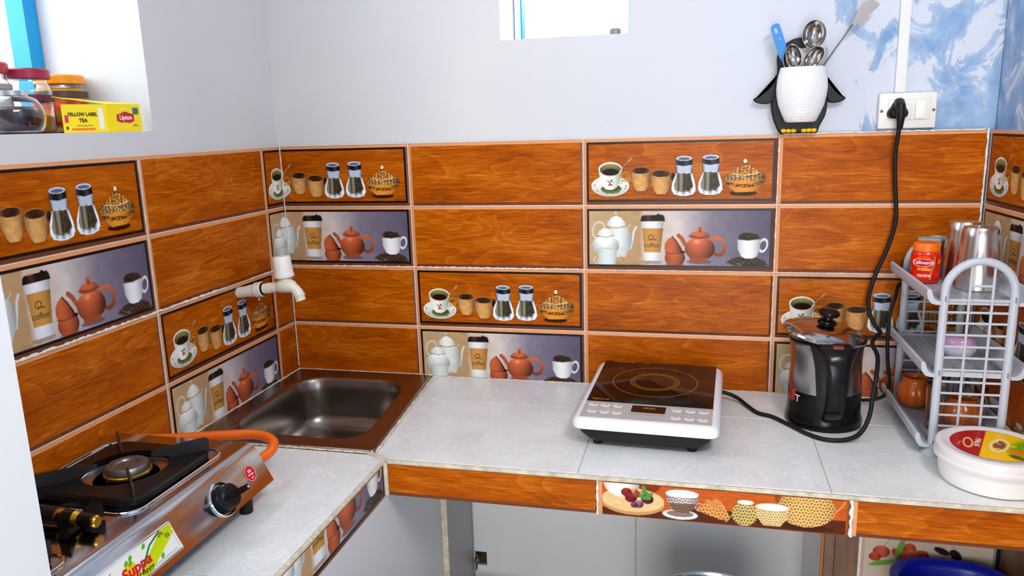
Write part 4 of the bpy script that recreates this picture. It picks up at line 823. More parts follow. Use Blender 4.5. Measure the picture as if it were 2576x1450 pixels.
g = MB(); g.M = LT; g.lathe([(.080, 0), (.0845, .001), (.086, .004), (.0845, .008), (.078, .012), (.062, .019), (.045, .024), (.028, .027), (.013, .029), (.0, .0292)], n=56, cap1=False); ld = g.build('lid', mat('lid_steel', (.48, .44, .42, 1), .12, 1), kt)
g = MB(); g.M = LT; g.lathe([(.016, .0275), (.020, .029), (.019, .033), (.011, .036), (.0105, .041), (.019, .044), (.0225, .049), (.022, .053), (.016, .058), (.006, .0595)], n=32); g.build('knob', BLACKG, ld)
# handle faces the viewer's side
hd = Vector((.05, -1, 0)).normalized(); hs = Vector((-hd.y, hd.x, 0))
def hp(r, z, wv=0): v = Vector((kx, ky, K0+z))+hd*r+hs*wv; return tuple(v)
g = MB(); L = []
for r, z, wd, th in ((.062, .186, .034, .010), (.080, .188, .034, .010), (.098, .184, .031, .010), (.112, .170, .026, .009), (.118, .148, .021, .008), (.117, .12, .018, .008), (.112, .09, .0165, .008), (.103, .062, .0165, .008), (.090, .042, .017, .008), (.074, .033, .018, .008)):
    L.append((r, z, wd, th))
loops = []
for i, (r, z, wd, th) in enumerate(L):
    a = L[max(i-1, 0)]; b = L[min(i+1, len(L)-1)]; t = Vector((b[0]-a[0], b[1]-a[1])).normalized(); nn = Vector((t.y, -t.x)); lp = []
    for j in range(16):
        an = 2*PI*j/16; cx_, sy_ = math.cos(an), math.sin(an); e = .6; ww = wd*math.copysign(abs(cx_)**e, cx_); hh = th*math.copysign(abs(sy_)**e, sy_); lp.append(hp(r+nn.x*hh, z+nn.y*hh, ww))
    loops.append(lp)
g.loft(loops); hn = g.build('handle', BLACKG, kt)
g = MB()
def strip(z, w2, out): 
    pts = []
    for k in range(9):
        a = math.atan2(hd.y, hd.x)+(-1+2*k/8)*w2/.075; pts.append((kx+out*math.cos(a), ky+out*math.sin(a), K0+z))
    return pts+[(kx+(out-.006)*math.cos(math.atan2(hd.y, hd.x)+(1-2*k/8)*w2/.075), ky+(out-.006)*math.sin(math.atan2(hd.y, hd.x)+(1-2*k/8)*w2/.075), K0+z) for k in range(9)]
g.loft([strip(z, w_, o_) for z, w_, o_ in ((.186, .046, .081), (.17, .042, .078), (.14, .036, .0755), (.10, .032, .077), (.06, .028, .0785), (.03, .022, .0775), (.022, .012, .077))]); g.build('handle_back', BLACKP, kt)
g = MB(); g.M = Matrix.Translation(hp(.099, .1955)); g.box(-.009, -.005, -.004, .011, .005, .0015); g.build('lid_latch', mat('dark_red_plastic', C(120, 16, 22), .3), hn)
g = MB(); g.loft([[(kx+x, ky+y, K0+z) for x, y, z in s_] for s_ in ([(-.02, .06, .15), (.02, .06, .15), (.025, .065, .188), (-.025, .065, .188)], [(-.006, .088, .178), (.006, .088, .178), (.012, .10, .192), (-.012, .10, .192)])]); g.build('spout', MATS['kettle_steel'], kt)
a = math.radians(205); g = MB(); g.M = Matrix.Translation((kx+.075*math.cos(a), ky+.075*math.sin(a), K0+.068)) @ Matrix.Rotation(a, 4, 'Z'); g.rbox(-.004, -.009, -.013, .006, .009, .013, .003); g.build('switch', mat('red_switch', C(130, 22, 20), .3), kt)
a = math.radians(217); Tm = frame((kx+.0756*math.cos(a), ky+.0756*math.sin(a), K0+.062), (-math.sin(a), math.cos(a), 0), (0, 0, 1)); text('T', .022, Tm, WI, kt, bold=0)

# ------------------------------------------------------------------ cords
def cord(name, pts, r, label, plug=None):
    t = thing(name, label, 'cord', pts[0]); g = MB(); g.tube(spline(pts, 8), r, 12); g.build('cable', RUB, t); return t
pc = cord('power_cord', [(1.504, -.036, 1.470), (1.5035, -.030, 1.44), (1.502, -.022, 1.39), (1.506, -.017, 1.335), (1.512, -.016, 1.28), (1.513, -.017, 1.235), (1.500, -.02, 1.18), (1.478, -.025, 1.12), (1.466, -.03, 1.065), (1.470, -.04, 1.03), (1.484, -.052, 1.003), (1.488, -.066, .997), (1.474, -.082, .990), (1.462, -.12, .984), (1.461, -.18, .975), (1.452, -.222, .945), (1.444, -.240, .91), (1.437, -.256, .87), (1.420, -.270, .838), (1.390, -.285, .8265), (1.350, -.287, .825), (1.318, -.262, .825), (1.285, -.215, .825), (1.255, -.175, .825), (1.225, -.155, .825), (1.205, -.115, .826), (1.185, -.085, .832), (1.158, -.075, .840), (1.132, -.075, .842)], .0046, 'black power cord looping round the kettle from wall socket to cooktop')
g = MB(); n = 30
g.loft([[(1.503+r*(1+.16*math.cos(3*(2*PI*i/n-PI/2)))*math.cos(2*PI*i/n), y, 1.482+r*(1+.16*math.cos(3*(2*PI*i/n-PI/2)))*math.sin(2*PI*i/n)) for i in range(n)][::-1] for y, r in ((-.002, .020), (-.014, .0195), (-.022, .017), (-.026, .012))])
g.tube([(1.503, -.010, 1.500), (1.503, -.022, 1.499), (1.503, -.034, 1.490), (1.5035, -.038, 1.475), (1.504, -.036, 1.458), (1.504, -.033, 1.444)], [.009, .0105, .0105, .0095, .0075, .006], 14); g.build('plug', mat('plug_black', C(16, 16, 18), .38), pc)
cord('power_cord', [(1.402, -.095, .845), (1.43, -.075, .838), (1.467, -.06, .834), (1.492, -.058, .838), (1.509, -.062, .852), (1.514, -.067, .885), (1.507, -.070, .93), (1.503, -.070, .985), (1.505, -.066, 1.04), (1.516, -.056, 1.078), (1.535, -.014, 1.0985), (1.58, -.010, 1.10), (1.63, -.010, 1.095)], .0040, 'black power cord rising from the back of the kettle behind the rack')

# ------------------------------------------------------------------ switch board
sb = thing('switch_board', 'white switch board with socket and rocker switch on the peeling blue wall', 'socket', (1.523, .0, 1.444))
IV = mat('ivory_plastic', C(230, 228, 222), .35); g = MB(); g.rbox(1.4655, -.006, 1.444, 1.581, .0095, 1.520, .003); g.build('face_plate', IV, sb)
g = MB(); g.rbox(1.484, -.0075, 1.462, 1.568, -.0055, 1.506, .002); g.build('module_frame', IV, sb)
g = MB(); g.rbox(1.538, -.011, 1.464, 1.558, -.0070, 1.5035, .0015); g.build('rocker_switch', mat('white_rocker', C(240, 240, 236), .25), sb)
for x in (1.4715, 1.575): g = MB(); g.M = Matrix.Translation((x, -.006, 1.482)) @ Matrix.Rotation(PI/2, 4, 'X'); g.lathe([(.0032, 0), (.0032, .0006), (.0015, .001)], n=16); g.build('screw', mat('rusty_screw', C(120, 96, 74), .5, .5), sb)

# ------------------------------------------------------------------ penguin holder and utensils
pg = thing('utensil_holder', 'black and white penguin-shaped utensil holder standing on the tile ledge', 'utensil holder', (1.30, -.015, 1.4395))
body = [(1.261, 1.4396), (1.2486, 1.4638), (1.2418, 1.4879), (1.2402, 1.5057), (1.2459, 1.5311), (1.2478, 1.5564), (1.2508, 1.5776), (1.2488, 1.6028), (1.2522, 1.6142), (1.261, 1.6291), (1.2719, 1.638), (1.2848, 1.6434), (1.2997, 1.6445), (1.3129, 1.6406), (1.3283, 1.6294), (1.3401, 1.6156), (1.3466, 1.5982), (1.3497, 1.5733), (1.3545, 1.552), (1.3579, 1.523), (1.3581, 1.5017), (1.3547, 1.4765), (1.3445, 1.4552), (1.3395, 1.4402), (1.3263, 1.4396), (1.2746, 1.4396)]
BK = mat('soft_black', C(26, 26, 29), .45)
g = MB(); g.prism_y(smooth_poly(body, 3), -.018, -.001, .003); g.build('body', BK, pg, 40)
wl = [(1.2493, 1.568), (1.2431, 1.5537), (1.2322, 1.5394), (1.2172, 1.5263), (1.2029, 1.5179), (1.2021, 1.514), (1.2101, 1.5087), (1.2218, 1.506), (1.2334, 1.506), (1.2419, 1.5106), (1.250, 1.5271)]
wr_ = [(1.3511, 1.5656), (1.3583, 1.5519), (1.3683, 1.538), (1.3802, 1.5241), (1.3917, 1.5169), (1.3956, 1.5129), (1.393, 1.5092), (1.3831, 1.5047), (1.3701, 1.5032), (1.3607, 1.5064), (1.354, 1.5231)]
for q in (wl, wr_): g = MB(); g.prism_y(smooth_poly(q, 3), -.014, -.005, .0025); g.build('wing', BK, pg, 40)
YL = mat('yellow_plastic', C(250, 202, 0), .35)
for x in (1.279, 1.3215):
    g = MB()
    for k in (-1, 0, 1): g.M = Matrix.Translation((x+k*.0105, -.020, 1.4455)) @ Matrix.Diagonal((1, 1, .72, 1)); g.lathe([(.001, -.0062), (.0045, -.005), (.0065, 0), (.0045, .005), (.001, .0062)], n=14)
    g.build('foot', YL, pg)
CUPM = mat('dimpled_white', C(226, 227, 230), .2, bump=0)
nt = CUPM.node_tree; vn = nt.nodes.new('ShaderNodeTexVoronoi'); vn.inputs['Scale'].default_value = 150; vn.inputs['Randomness'].default_value = .25; tcn = nt.nodes.new('ShaderNodeTexCoord'); nt.links.new(tcn.outputs['Object'], vn.inputs[0]); bpn = nt.nodes.new('ShaderNodeBump'); bpn.inputs['Strength'].default_value = .45; bpn.inputs['Distance'].default_value = .002; nt.links.new(vn.outputs[0], bpn.inputs['Height']); nt.links.new(bpn.outputs[0], nt.nodes['Principled BSDF'].inputs['Normal'])
g = MB(); n = 56; ccx = 1.3003
pr_ = [(.028, .0), (.033, .003), (.040, .018), (.0475, .036), (.0520, .056), (.0535, .072), (.0520, .092), (.0480, .110), (.0462, .1165), (.0457, .1175), (.0445, .117), (.046, .108), (.050, .07), (.043, .03), (.028, .004)]
g.lathe([(r, z) for r, z in pr_], (ccx, -.0395, 1.4635), n, sy=.62); g.build('cup', CUPM, pg, 60)
g = MB(); g.prism_y(smooth_poly([(1.262, 1.600), (1.268, 1.618), (1.283, 1.626), (1.300, 1.621), (1.317, 1.626), (1.332, 1.617), (1.338, 1.600), (1.33, 1.58), (1.30, 1.575), (1.27, 1.58)], 3), -.0192, -.0178); g.build('face', mat('pale_grey_plastic', C(196, 198, 202), .5), pg, 0)
# blue spatula handle
BLU = mat('blue_plastic', C(0, 126, 206), .32)
def holeplate(poly, holes, y0_, y1_, m, name, lab, cat, grp=None):
    """flat plate with see-through holes via bmesh triangulation"""
    import bmesh
    bm = bmesh.new(); loops = [poly]+holes; ed = []
    for lp in loops:
        vs = [bm.verts.new((x, y0_, z)) for x, z in lp]
        for i in range(len(vs)): ed.append(bm.edges.new((vs[i], vs[(i+1) % len(vs)])))
    bmesh.ops.triangle_fill(bm, edges=ed, use_beauty=True, normal=(0, -1, 0))
    ret = bmesh.ops.extrude_face_region(bm, geom=bm.faces[:]); 
    for v in ret['geom']:
        if isinstance(v, bmesh.types.BMVert): v.co.y = y1_
    bmesh.ops.recalc_face_normals(bm, faces=bm.faces[:])
    me = bpy.data.meshes.new(name); bm.to_mesh(me); bm.free(); me.materials.append(m); o = bpy.data.objects.new(name, me); COL.objects.link(o); tag(o, lab, cat, grp); return o
def ellp(cx, cz, a, b, rot, n=16): return [(cx+a*math.cos(t)*math.cos(rot)-b*math.sin(t)*math.sin(rot), cz+a*math.cos(t)*math.sin(rot)+b*math.sin(t)*math.cos(rot)) for t in [2*PI*i/n for i in range(n)]]
bl = smooth_poly([(1.268, 1.530), (1.262, 1.5821), (1.2517, 1.6043), (1.240, 1.638), (1.2315, 1.663), (1.2335, 1.6705), (1.2400, 1.6745), (1.247, 1.6745), (1.2503, 1.6695), (1.258, 1.648), (1.2646, 1.628), (1.2632, 1.6151), (1.2650, 1.600), (1.2690, 1.5818), (1.276, 1.532)], 2)
holeplate(bl, [ellp(1.2424, 1.6597, .0062, .0038, 1.95)[::-1], ellp(1.2514, 1.6429, .002, .002, 0, 10)[::-1]], -.036, -.032, BLU, 'blue_spatula', 'blue plastic spatula handle with hanging hole, leftmost in the penguin holder', 'spatula')
def spoonm(name, lab, cx, cz, a, b, rot, y, depth, hx, hz, cat='spoon', dirn=1, grp=None, hw=.0035):
    t = thing(name, lab, cat, (cx, y, cz), grp); g = MB(); n = 32; loops = []
    for s_, d in ((1.0, 0), (.97, .0016), (.85, .35), (.62, .7), (.32, .93), (.004, 1.0)): loops.append([(px, y+d*depth*dirn if d > .01 else y-.0005, pz) for px, pz in ellp(cx, cz, a*s_, b*s_, rot, n)])
    back = []
    for s_, d in ((.004, 1.0), (.32, .93), (.62, .7), (.85, .35), (1.0, 0)): back.append([(px, y+d*depth*dirn+.0011, pz) for px, pz in ellp(cx, cz, a*s_, b*s_, rot, n)])
    g.loft(loops+back+[loops[0]], False, False); g.build('bowl', UTS, t, 60)
    d = Vector((hx-cx, 0, hz-cz)).normalized(); g = MB(); p0 = Vector((cx, y, cz))+d*a*.93
    g.tube([tuple(p0), tuple(p0+d*.012+Vector((0, .001, 0))), (hx, y+.004, hz)], [.006, hw, hw], 10, flat=(1, .35)); g.build('handle', UTS, t); return t
spoonm('ladle', 'large polished steel ladle, its round bowl highest in the penguin holder', 1.3205, 1.6475, .0300, .0245, -1.60, -.040, .019, 1.308, 1.52, 'ladle', hw=.0045)
spoonm('serving_spoon', 'steel spoon with narrow oval bowl beside the blue spatula handle', 1.279, 1.603, .0265, .0155, 1.85, -.056, .012, 1.291, 1.50)
spoonm('serving_spoon', 'steel spoon leaning left in front of the large ladle', 1.268, 1.594, .022, .009, 1.75, -.050, .008, 1.285, 1.50)
spoonm('serving_spoon', 'steel spoon with brownish oval bowl below and right of the ladle', 1.3195, 1.598, .0285, .0170, .95, -.054, .014, 1.302, 1.50)
holeplate(smooth_poly([(1.325, 1.53), (1.331, 1.585), (1.338, 1.612), (1.345, 1.620), (1.3515, 1.617), (1.3525, 1.607), (1.3475, 1.590), (1.337, 1.53)], 2), [ellp(1.3452, 1.6115, .002, .002, 0, 10)[::-1]], -.032, -.029, mat('grey_plastic', C(150, 150, 156), .4), 'grey_handle', 'short grey flat utensil handle behind the long steel turner', 'utensil')
tn = thing('steel_turner', 'long steel turner with flared blade leaning right out of the penguin holder', 'turner', (1.325, -.036, 1.52))
g = MB(); g.tube(spline([(1.318, -.035, 1.52), (1.342, -.036, 1.5797), (1.3815, -.036, 1.6411), (1.3905, -.036, 1.6553), (1.3965, -.036, 1.664)], 4), [.0028]*10+[.0034]*7, 10, flat=(1, .6)); g.build('handle', UTS, tn)
g = MB(); g.prism_y(smooth_poly([(1.3925, 1.658), (1.402, 1.683), (1.413, 1.703), (1.4215, 1.7105), (1.434, 1.7110), (1.4465, 1.7025), (1.4445, 1.697), (1.4228, 1.6764), (1.400, 1.6600)], 2), -.0372, -.0358); g.build('blade', mat('dull_blade_steel', (.20, .195, .195, 1), .42, 1), tn, 0)

# ------------------------------------------------------------------ dish rack
RK = mat('pale_blue_grey_plastic', C(184, 190, 201), .35); rk = thing('dish_rack', 'three-tier pale grey plastic dish rack in the right corner of the counter', 'rack', (1.596, -.172, .82))
xl, xr = 1.540, 1.657; rt = (xr-xl)/2; ztop = 1.207-rt-.002
def frame_end(y, name):
    g = MB(); arc = [(xl, y, .826), (xl, y, .95), (xl, y, ztop-.03)]+[((xl+xr)/2-rt*math.cos(a), y, ztop+rt*math.sin(a)) for a in [PI*i/16 for i in range(17)]]+[(xr, y, ztop-.03), (xr, y, .95), (xr, y, .826)]
    g.tube(arc, .0078, 12); fo = g.build('side_frame', RK, rk)
    g = MB()
    for x in (xl+(xr-xl)*.36, xl+(xr-xl)*.69): g.tube([(x, y, .875), (x, y, ztop+rt*.93)], .0026, 8)
    for z in (1.107, 1.086, 1.063, 1.040, 1.018, .994, .970, .947, .925, .9025, .880, 1.13): g.tube([(xl, y, z), (xr, y, z)], .0024, 8)
    g.tube([(xl+(xr-xl)*.36, y, 1.158), (xl+(xr-xl)*.69, y, 1.158)], .0024, 8); g.build('grid', RK, fo)
    for x in (xl, xr): g = MB(); g.lathe([(.0185, 0), (.0180, .003), (.0125, .009), (.0095, .014)], (x, y, .8203), 24); g.build('foot', RK, fo)
    for z in (1.135, .99, .846):
        for x in (xl, xr): g = MB(); g.box(x-.0012, y-.0086, z-.006, x+.0012, y-.0070, z+.004); g.build('clip', mat('clip_grey', C(120, 124, 132), .5), fo, 0)  # small mid-grey clips where trays meet the posts
frame_end(-.315, 'near'); frame_end(-.032, 'far')
TR = mat('tray_grey_plastic', C(158, 161, 168), .4)
def tray(z):
    g = MB(); xa, xb = 1.534, 1.663; ya, yb = -.306, -.041; nx, ny = 26, 11; dx = (xb-xa)/ny; dy = (yb-ya)/nx; zt = z; zb = z-.0018
    for i in range(ny):
        for j in range(nx):
            x0 = xa+i*dx; ys = ya+j*dy; off = .3*dy if i % 2 else 0
            hx0, hx1, hy0, hy1 = x0+dx*.32, x0+dx*.68, ys+dy*.12+off*.5, ys+dy*.68+off*.5
            v = [(x0, ys, zt), (x0+dx, ys, zt), (x0+dx, ys+dy, zt), (x0, ys+dy, zt), (hx0, hy0, zt), (hx1, hy0, zt), (hx1, hy1, zt), (hx0, hy1, zt), (hx0, hy0, zb), (hx1, hy0, zb), (hx1, hy1, zb), (hx0, hy1, zb)]
            g.add(v, [(0, 1, 5, 4), (1, 2, 6, 5), (2, 3, 7, 6), (3, 0, 4, 7), (4, 5, 9, 8), (5, 6, 10, 9), (6, 7, 11, 10), (7, 4, 8, 11)])
    to = g.build('tray', TR, rk, 0, None)
    for s_, xe in ((-1, xa), (1, xb)):
        c = [(0, 0), (.006, .0005), (.011, .003), (.015, .008), (.017, .014), (.019, .021), (.0225, .0245), (.0265, .022), (.0265, .014), (.024, .004), (.018, -.004), (.010, -.0065), (0, -.0065)]
        P = [(xe+s_*a, b+z) for a, b in c]; g = MB(); P = P if area2(P) > 0 else P[::-1]
        g.loft([[(x, -.323, zz) for x, zz in P][::-1], [(x, -.025, zz) for x, zz in P][::-1]]); g.build('side_rail', RK, to, 50)
    for yy in (-.309, -.038): g = MB(); g.box(xa, yy-.004, z-.0075, xb, yy+.004, z+.003); g.build('cross_rail', RK, to, 0)
for z in (1.129, .987, .843): tray(z)

# things on the rack
def jar_label(parent, cx, cy, r, z0, z1, a0, a1, fn, W, H, cell=.001):
    w_ = r*(a1-a0); xs, zs, cv = bake(w_, z1-z0, 0, w_, 0, z1-z0, cell, fn, W, H); me = grid_mesh('print', xs, zs, cv, 0, 0, 0, PRINT)
    co = np.empty(len(me.vertices)*3, np.float32); me.vertices.foreach_get('co', co); co = co.reshape(-1, 3); a = a0+co[:, 0]/r
    out = np.stack([cx+r*np.cos(a), cy+r*np.sin(a), z0+co[:, 2]], 1)-np.array(ORG[parent])[None]; me.vertices.foreach_set('co', out.astype(np.float32).ravel()); me.update(); me.polygons.foreach_set('use_smooth', [True]*len(me.polygons))
    p = bpy.data.objects.new('label_print', me); COL.objects.link(p); p.parent = parent; ORG[p] = ORG[parent]; return p
def wrap_text(s_, size, cx, cy, r, z, amid, m, parent, **k):
    o = text(s_, size, Matrix(), m, parent, **k); off = ORG[parent]
    for v in o.data.vertices:
        p = v.co+off; a = amid+p.x/r; rad = r+p.z; v.co = Vector((cx+rad*math.cos(a), cy+rad*math.sin(a), z+p.y))-off
    return o
T1 = 1.1295
jx, jy = 1.550, -.135; fa = math.atan2(-1.877-jy, 1.089-jx)
j = thing('jam_jar', 'red jar with orange lid and printed label on the rack top tier', 'jar', (jx, jy, T1))
g = MB(); g.lathe([(.022, 0), (.027, .002), (.028, .008), (.028, .056), (.0265, .064), (.023, .068)], (jx, jy, T1), 36); g.build('body', mat('red_plastic', C(206, 40, 18), .25, coat=.3), j)
g = MB(); n = 48; g.lathe([(.0245, .066), (.0255, .067), (.0255, .081), (.024, .0832), (.0, .0835)], (jx, jy, T1), 48, cap1=False); g.build('lid', mat('orange_plastic', C(236, 108, 16), .35), j)
def djar(c):
    X, Y = c.X, c.Y; c.put(np.ones(X.shape), c.sh((222, 44, 16), .95+.15*hashn(X, Y, 14))); c.put(c.ring(48, 18, 26, 9, 1.6, 0, 1), (250, 200, 190)); c.put(c.ell(48, 18, 24, 7.5, 0, 1.5), (206, 24, 40)); c.put(c.ring(50, 11, 16, 7, 2.0, 0, 1)*(Y < 12), (246, 130, 30)); c.put(c.ell(92, 16, 4, 6, .3, 1.5), (250, 180, 30)); c.put(c.line([(76, 4), (78, 20), (70, 38), (68, 56)], 3.4, 1), (190, 170, 130)); c.put(c.poly([(8, 26), (16, 26), (16, 42), (8, 42)], 1), (160, 130, 160)); c.put(c.ell(90, 46, 8, 8, 0, 5)*.6, (240, 80, 60)); c.put(c.ell(40, 52, 20, 5, 0, 5)*.6, (246, 120, 20))
jl = jar_label(j, jx, jy, .0282, T1+.007, T1+.060, fa-1.55, fa+1.55, djar, 110, 60)
wrap_text('Calloumy', .0105, jx, jy, .0284, T1+.0445, fa-.18, WI, j, sx=1.0, bold=.0002); wrap_text('traitler', .0095, jx, jy, .0284, T1+.031, fa-.05, mat('yellow_ink', C(250, 196, 60), .4), j, bold=.0003); wrap_text('tenina', .0100, jx, jy, .0284, T1+.018, fa-.05, WI, j, bold=.0002)
j = thing('glass_jar', 'small glass jar with grey lid behind the red jar on the rack', 'jar', (1.574, -.062, T1))
g = MB(); g.lathe([(.02, 0), (.0235, .002), (.0235, .060), (.021, .066), (.0195, .066), (.022, .058), (.022, .004), (.0, .003)], (1.574, -.062, T1), 30, cap0=True, cap1=False); g.build('body', GLASS, j)
g = MB(); g.lathe([(.0205, .003), (.0212, .004), (.0212, .045), (.0, .046)], (1.574, -.062, T1), 30, cap1=False); g.build('contents', mat('brown_powder', C(150, 112, 90), .8), j)
g = MB(); g.lathe([(.0215, .064), (.0235, .065), (.0235, .080), (.022, .082), (.0, .0825)], (1.574, -.062, T1), 30, cap1=False); g.build('lid', mat('grey_green_plastic', C(160, 176, 168), .4), j)
TS = mat('tumbler_steel', (.64, .61, .58, 1), .22, 1, bump=.03, bscale=20)
def tumbler(x, y, z, lab):
    t = thing('steel_tumbler', lab, 'tumbler', (x, y, z), 'steel tumblers upside down on the rack'); g = MB()
    g.lathe([(.0400, 0), (.0405, .001), (.0402, .003), (.0385, .03), (.0360, .07), (.0330, .105), (.0318, .118), (.0295, .1235), (.026, .1235)], (x, y, z), 56, cap1=False); g.build('body', TS, t, 50)
    g = MB(); g.lathe([(.0268, .1238), (.026, .1218), (.0, .1218)], (x, y, z), 40, cap1=False); b_ = g.build('base', STEEL, t)
    return t
tumbler(1.6285, -.195, T1, 'upside-down steel tumbler nearest the arched frame on the rack top tier'); tumbler(1.628, -.105, T1, 'upside-down steel tumbler further back, next to the red jar')
# middle tier
b = thing('small_bowl', 'small lilac and white rounded bowl on the middle tier of the rack', 'bowl', (1.607, -.215, .9875))
g = MB(); g.M = Matrix.Translation((1.607, -.205, .9875)); g.lathe([(.017, 0), (.021, .002), (.029, .014), (.031, .024), (.0295, .034), (.027, .041), (.022, .045), (.010, .0465), (.0, .0467)], n=40, cap1=False, sy=1.0); 
lil = bpy.data.materials.new('lilac_glaze'); lil.use_nodes = True; N_ = lil.node_tree.nodes; Lk = lil.node_tree.links; bb = N_['Principled BSDF']; bb.inputs['Roughness'].default_value = .15; tcn = N_.new('ShaderNodeTexCoord'); sp = N_.new('ShaderNodeSeparateXYZ'); Lk.new(tcn.outputs['Object'], sp.inputs[0])
rp = ramp(N_, [(0, C(196, 206, 226)), (.45, C(214, 212, 230)), (.62, C(196, 152, 206)), (1, C(206, 160, 196))]); mr = N_.new('ShaderNodeMapRange'); mr.inputs[1].default_value = 0; mr.inputs[2].default_value = .047; Lk.new(sp.outputs[2], mr.inputs[0]); Lk.new(mr.outputs[0], rp.inputs[0]); Lk.new(rp.outputs[0], bb.inputs['Base Color'])
g.build('body', lil, b, 60)
g = MB(); g.lathe([(.0160, -.0000), (.0165, .0015), (.0145, .002)], (1.607, -.205, .9872), 30); g.build('foot_ring', WHITEP, b)
# bottom tier
T3 = .8435
def ribbed_pot(x, y, lab, m, r=.037, h=.068, name='ribbed_pot', ribs=8):
    t = thing(name, lab, 'pot', (x, y, T3)); g = MB(); n = 96; loops = []
    for zz, rr0 in ((0, .55), (.004, .68), (.16*h, .90), (.35*h, 1.0), (.55*h, .98), (.72*h, .86), (.83*h, .70), (.88*h, .66), (.97*h, .72), (1.0*h, .74), (.97*h, .69), (.85*h, .60), (.3*h, .8), (.1*h, .5)):
        amp = .10*math.sin(min(1, zz/h/.8)*PI) if zz < .8*h else 0
        loops.append([(x+r*rr0*(1-amp*(1-abs(math.sin(ribs/2*a))**.6))*math.cos(a), y+r*rr0*(1-amp*(1-abs(math.sin(ribs/2*a))**.6))*math.sin(a), T3+zz) for a in [2*PI*i/n for i in range(n)]])
    g.loft(loops); g.build('body', m, t, 60); return t
OC = mat('orange_glaze', C(206, 98, 20), .16, coat=.5)
ribbed_pot(1.556, -.105, 'orange glazed ribbed pot at the far left of the rack bottom tier', OC, .035, .068)
ribbed_pot(1.620, -.215, 'amber glazed round pot behind the near grid of the rack bottom tier', mat('amber_glaze', C(190, 96, 34), .14, coat=.6), .039, .064, 'round_pot', 10)
def gl_tumbler(x, y, h, lab, r=.017):
    t = thing('drinking_glass', lab, 'glass', (x, y, T3)); g = MB(); g.lathe([(r*.85, 0), (r*.88, .001), (r, h), (r-.0012, h), (r*.82, .004), (.0, .004)], (x, y, T3), 28, cap0=True, cap1=False); g.build('body', GLASS, t)
gl_tumbler(1.562, -.235, .088, 'clear drinking glass beside the near rack post, right of the orange pot'); gl_tumbler(1.612, -.110, .070, 'clear low glass at the back of the rack bottom tier', .022)

# ------------------------------------------------------------------ white tub
tb = thing('plastic_tub', 'round white plastic tub with red and yellow printed lid by the rack', 'tub', (1.612, -.415, .82)); tx, ty = 1.612, -.418
WT = mat('tub_white', C(236, 234, 230), .35)
g = MB(); g.lathe([(.076, 0), (.082, .003), (.0845, .010), (.0885, .050)], (tx, ty, .8203), 72); g.build('body', WT, tb)
g = MB(); g.lathe([(.0890, .044), (.0945, .0435), (.0955, .047), (.0955, .050), (.0935, .052), (.0935, .063), (.0925, .0665), (.0880, .0690), (.0810, .0690), (.0775, .0672), (.0, .0672)], (tx, ty, .8203), 72, cap0=True, cap1=False); ld = g.build('lid', mat('milky_lid', C(226, 220, 220), .3), tb)
ld['label'] = 'milky white lid'
def dlid(c):
    X, Y = c.X, c.Y; c.put(c.ell(70, 70, 69, 69, 0, .8), (250, 206, 16)); disc = c.a.copy()
    c.put(disc*c.poly([(-10, -10), (52, -10), (52, 150), (-10, 150)], .8), (190, 22, 26)); c.put(disc*c.ell(120, 60, 24, 46, .3, 14)*.9*(hashn(X, Y, 12) > .3), (120, 176, 30)); c.put(disc*c.ell(112, 86, 18, 14, 0, 8)*.8, (240, 140, 40)); c.put(disc*c.ell(108, 110, 14, 8, .5, 3)*.7, (60, 90, 40))
    c.put(disc*c.ring(78, 66, 13, 30, 3, .1, 1), (240, 236, 224)); c.put(disc*c.ell(78, 66, 9, 24, .1, 2)*(hashn(X, Y, 6) > .4), (150, 90, 60)); c.put(disc*c.ring(30, 78, 7, 22, 2.6, -.1, 1), (236, 206, 150)); c.put(disc*c.line([(18, 78), (16, 98)], 3, 1), (220, 130, 70)); c.a = disc
xs, zs, cv = bake(.14, .14, 0, .14, 0, .14, .0014, dlid, 140, 140)
LM = Matrix.Translation((tx, ty, .8878)) @ Matrix.Rotation(math.radians(-22), 4, 'Z') @ Matrix(((1, 0, 0, -.07), (0, 0, 1, -.07), (0, -1, 0, 0), (0, 0, 0, 1)))
me = grid_mesh('print', xs, zs, cv, 0, 0, 0, PRINT, LM)
# keep only the round label
import bmesh
bm = bmesh.new(); bm.from_mesh(me)
bmesh.ops.delete(bm, geom=[f for f in bm.faces if (f.calc_center_median().xy-Vector((tx, ty))).length > .0695], context='FACES'); bm.to_mesh(me); bm.free()
for v in me.vertices: v.co -= ORG[tb]
p = bpy.data.objects.new('label_print', me); COL.objects.link(p); p.parent = ld
text('MALAI', .014, Matrix.Translation((tx, ty, .8880)) @ Matrix.Rotation(math.radians(-22-90), 4, 'Z') @ Matrix.Translation((.0, -.026, 0)), WI, ld)

# ------------------------------------------------------------------ jars and tea box on the left sill
SZ = 1.4855
bx = thing('tea_box', 'opened yellow tea box lying on the window sill right of the jars', 'box', (-.07, -.57, SZ))
A = Vector((-.038, -.564, 0)); B2 = Vector((-.028, -.481, 0)); D = Vector((-.080, -.631, 0)); u1 = (B2-A); u2 = (D-A); H = .053
YB = mat('yellow_card', C(250, 222, 0), .45); BI = MATS['black_ink']
c0 = [A, B2, B2+u2, D]
g = MB(); g.add([tuple(p+Vector((0, 0, SZ))) for p in c0]+[tuple(p+Vector((0, 0, SZ+H))) for p in c0], [(0, 3, 2, 1), (0, 1, 5, 4), (1, 2, 6, 5), (2, 3, 7, 6), (3, 0, 4, 7)])
inn = [A+(B2-A)*.015+(D-A)*.02, B2-(B2-A)*.015+(D-A)*.02, B2+u2*.98-(B2-A)*.015, D+(B2-A)*.015-(D-A)*.02]
g.build('carton', YB, bx, 0)
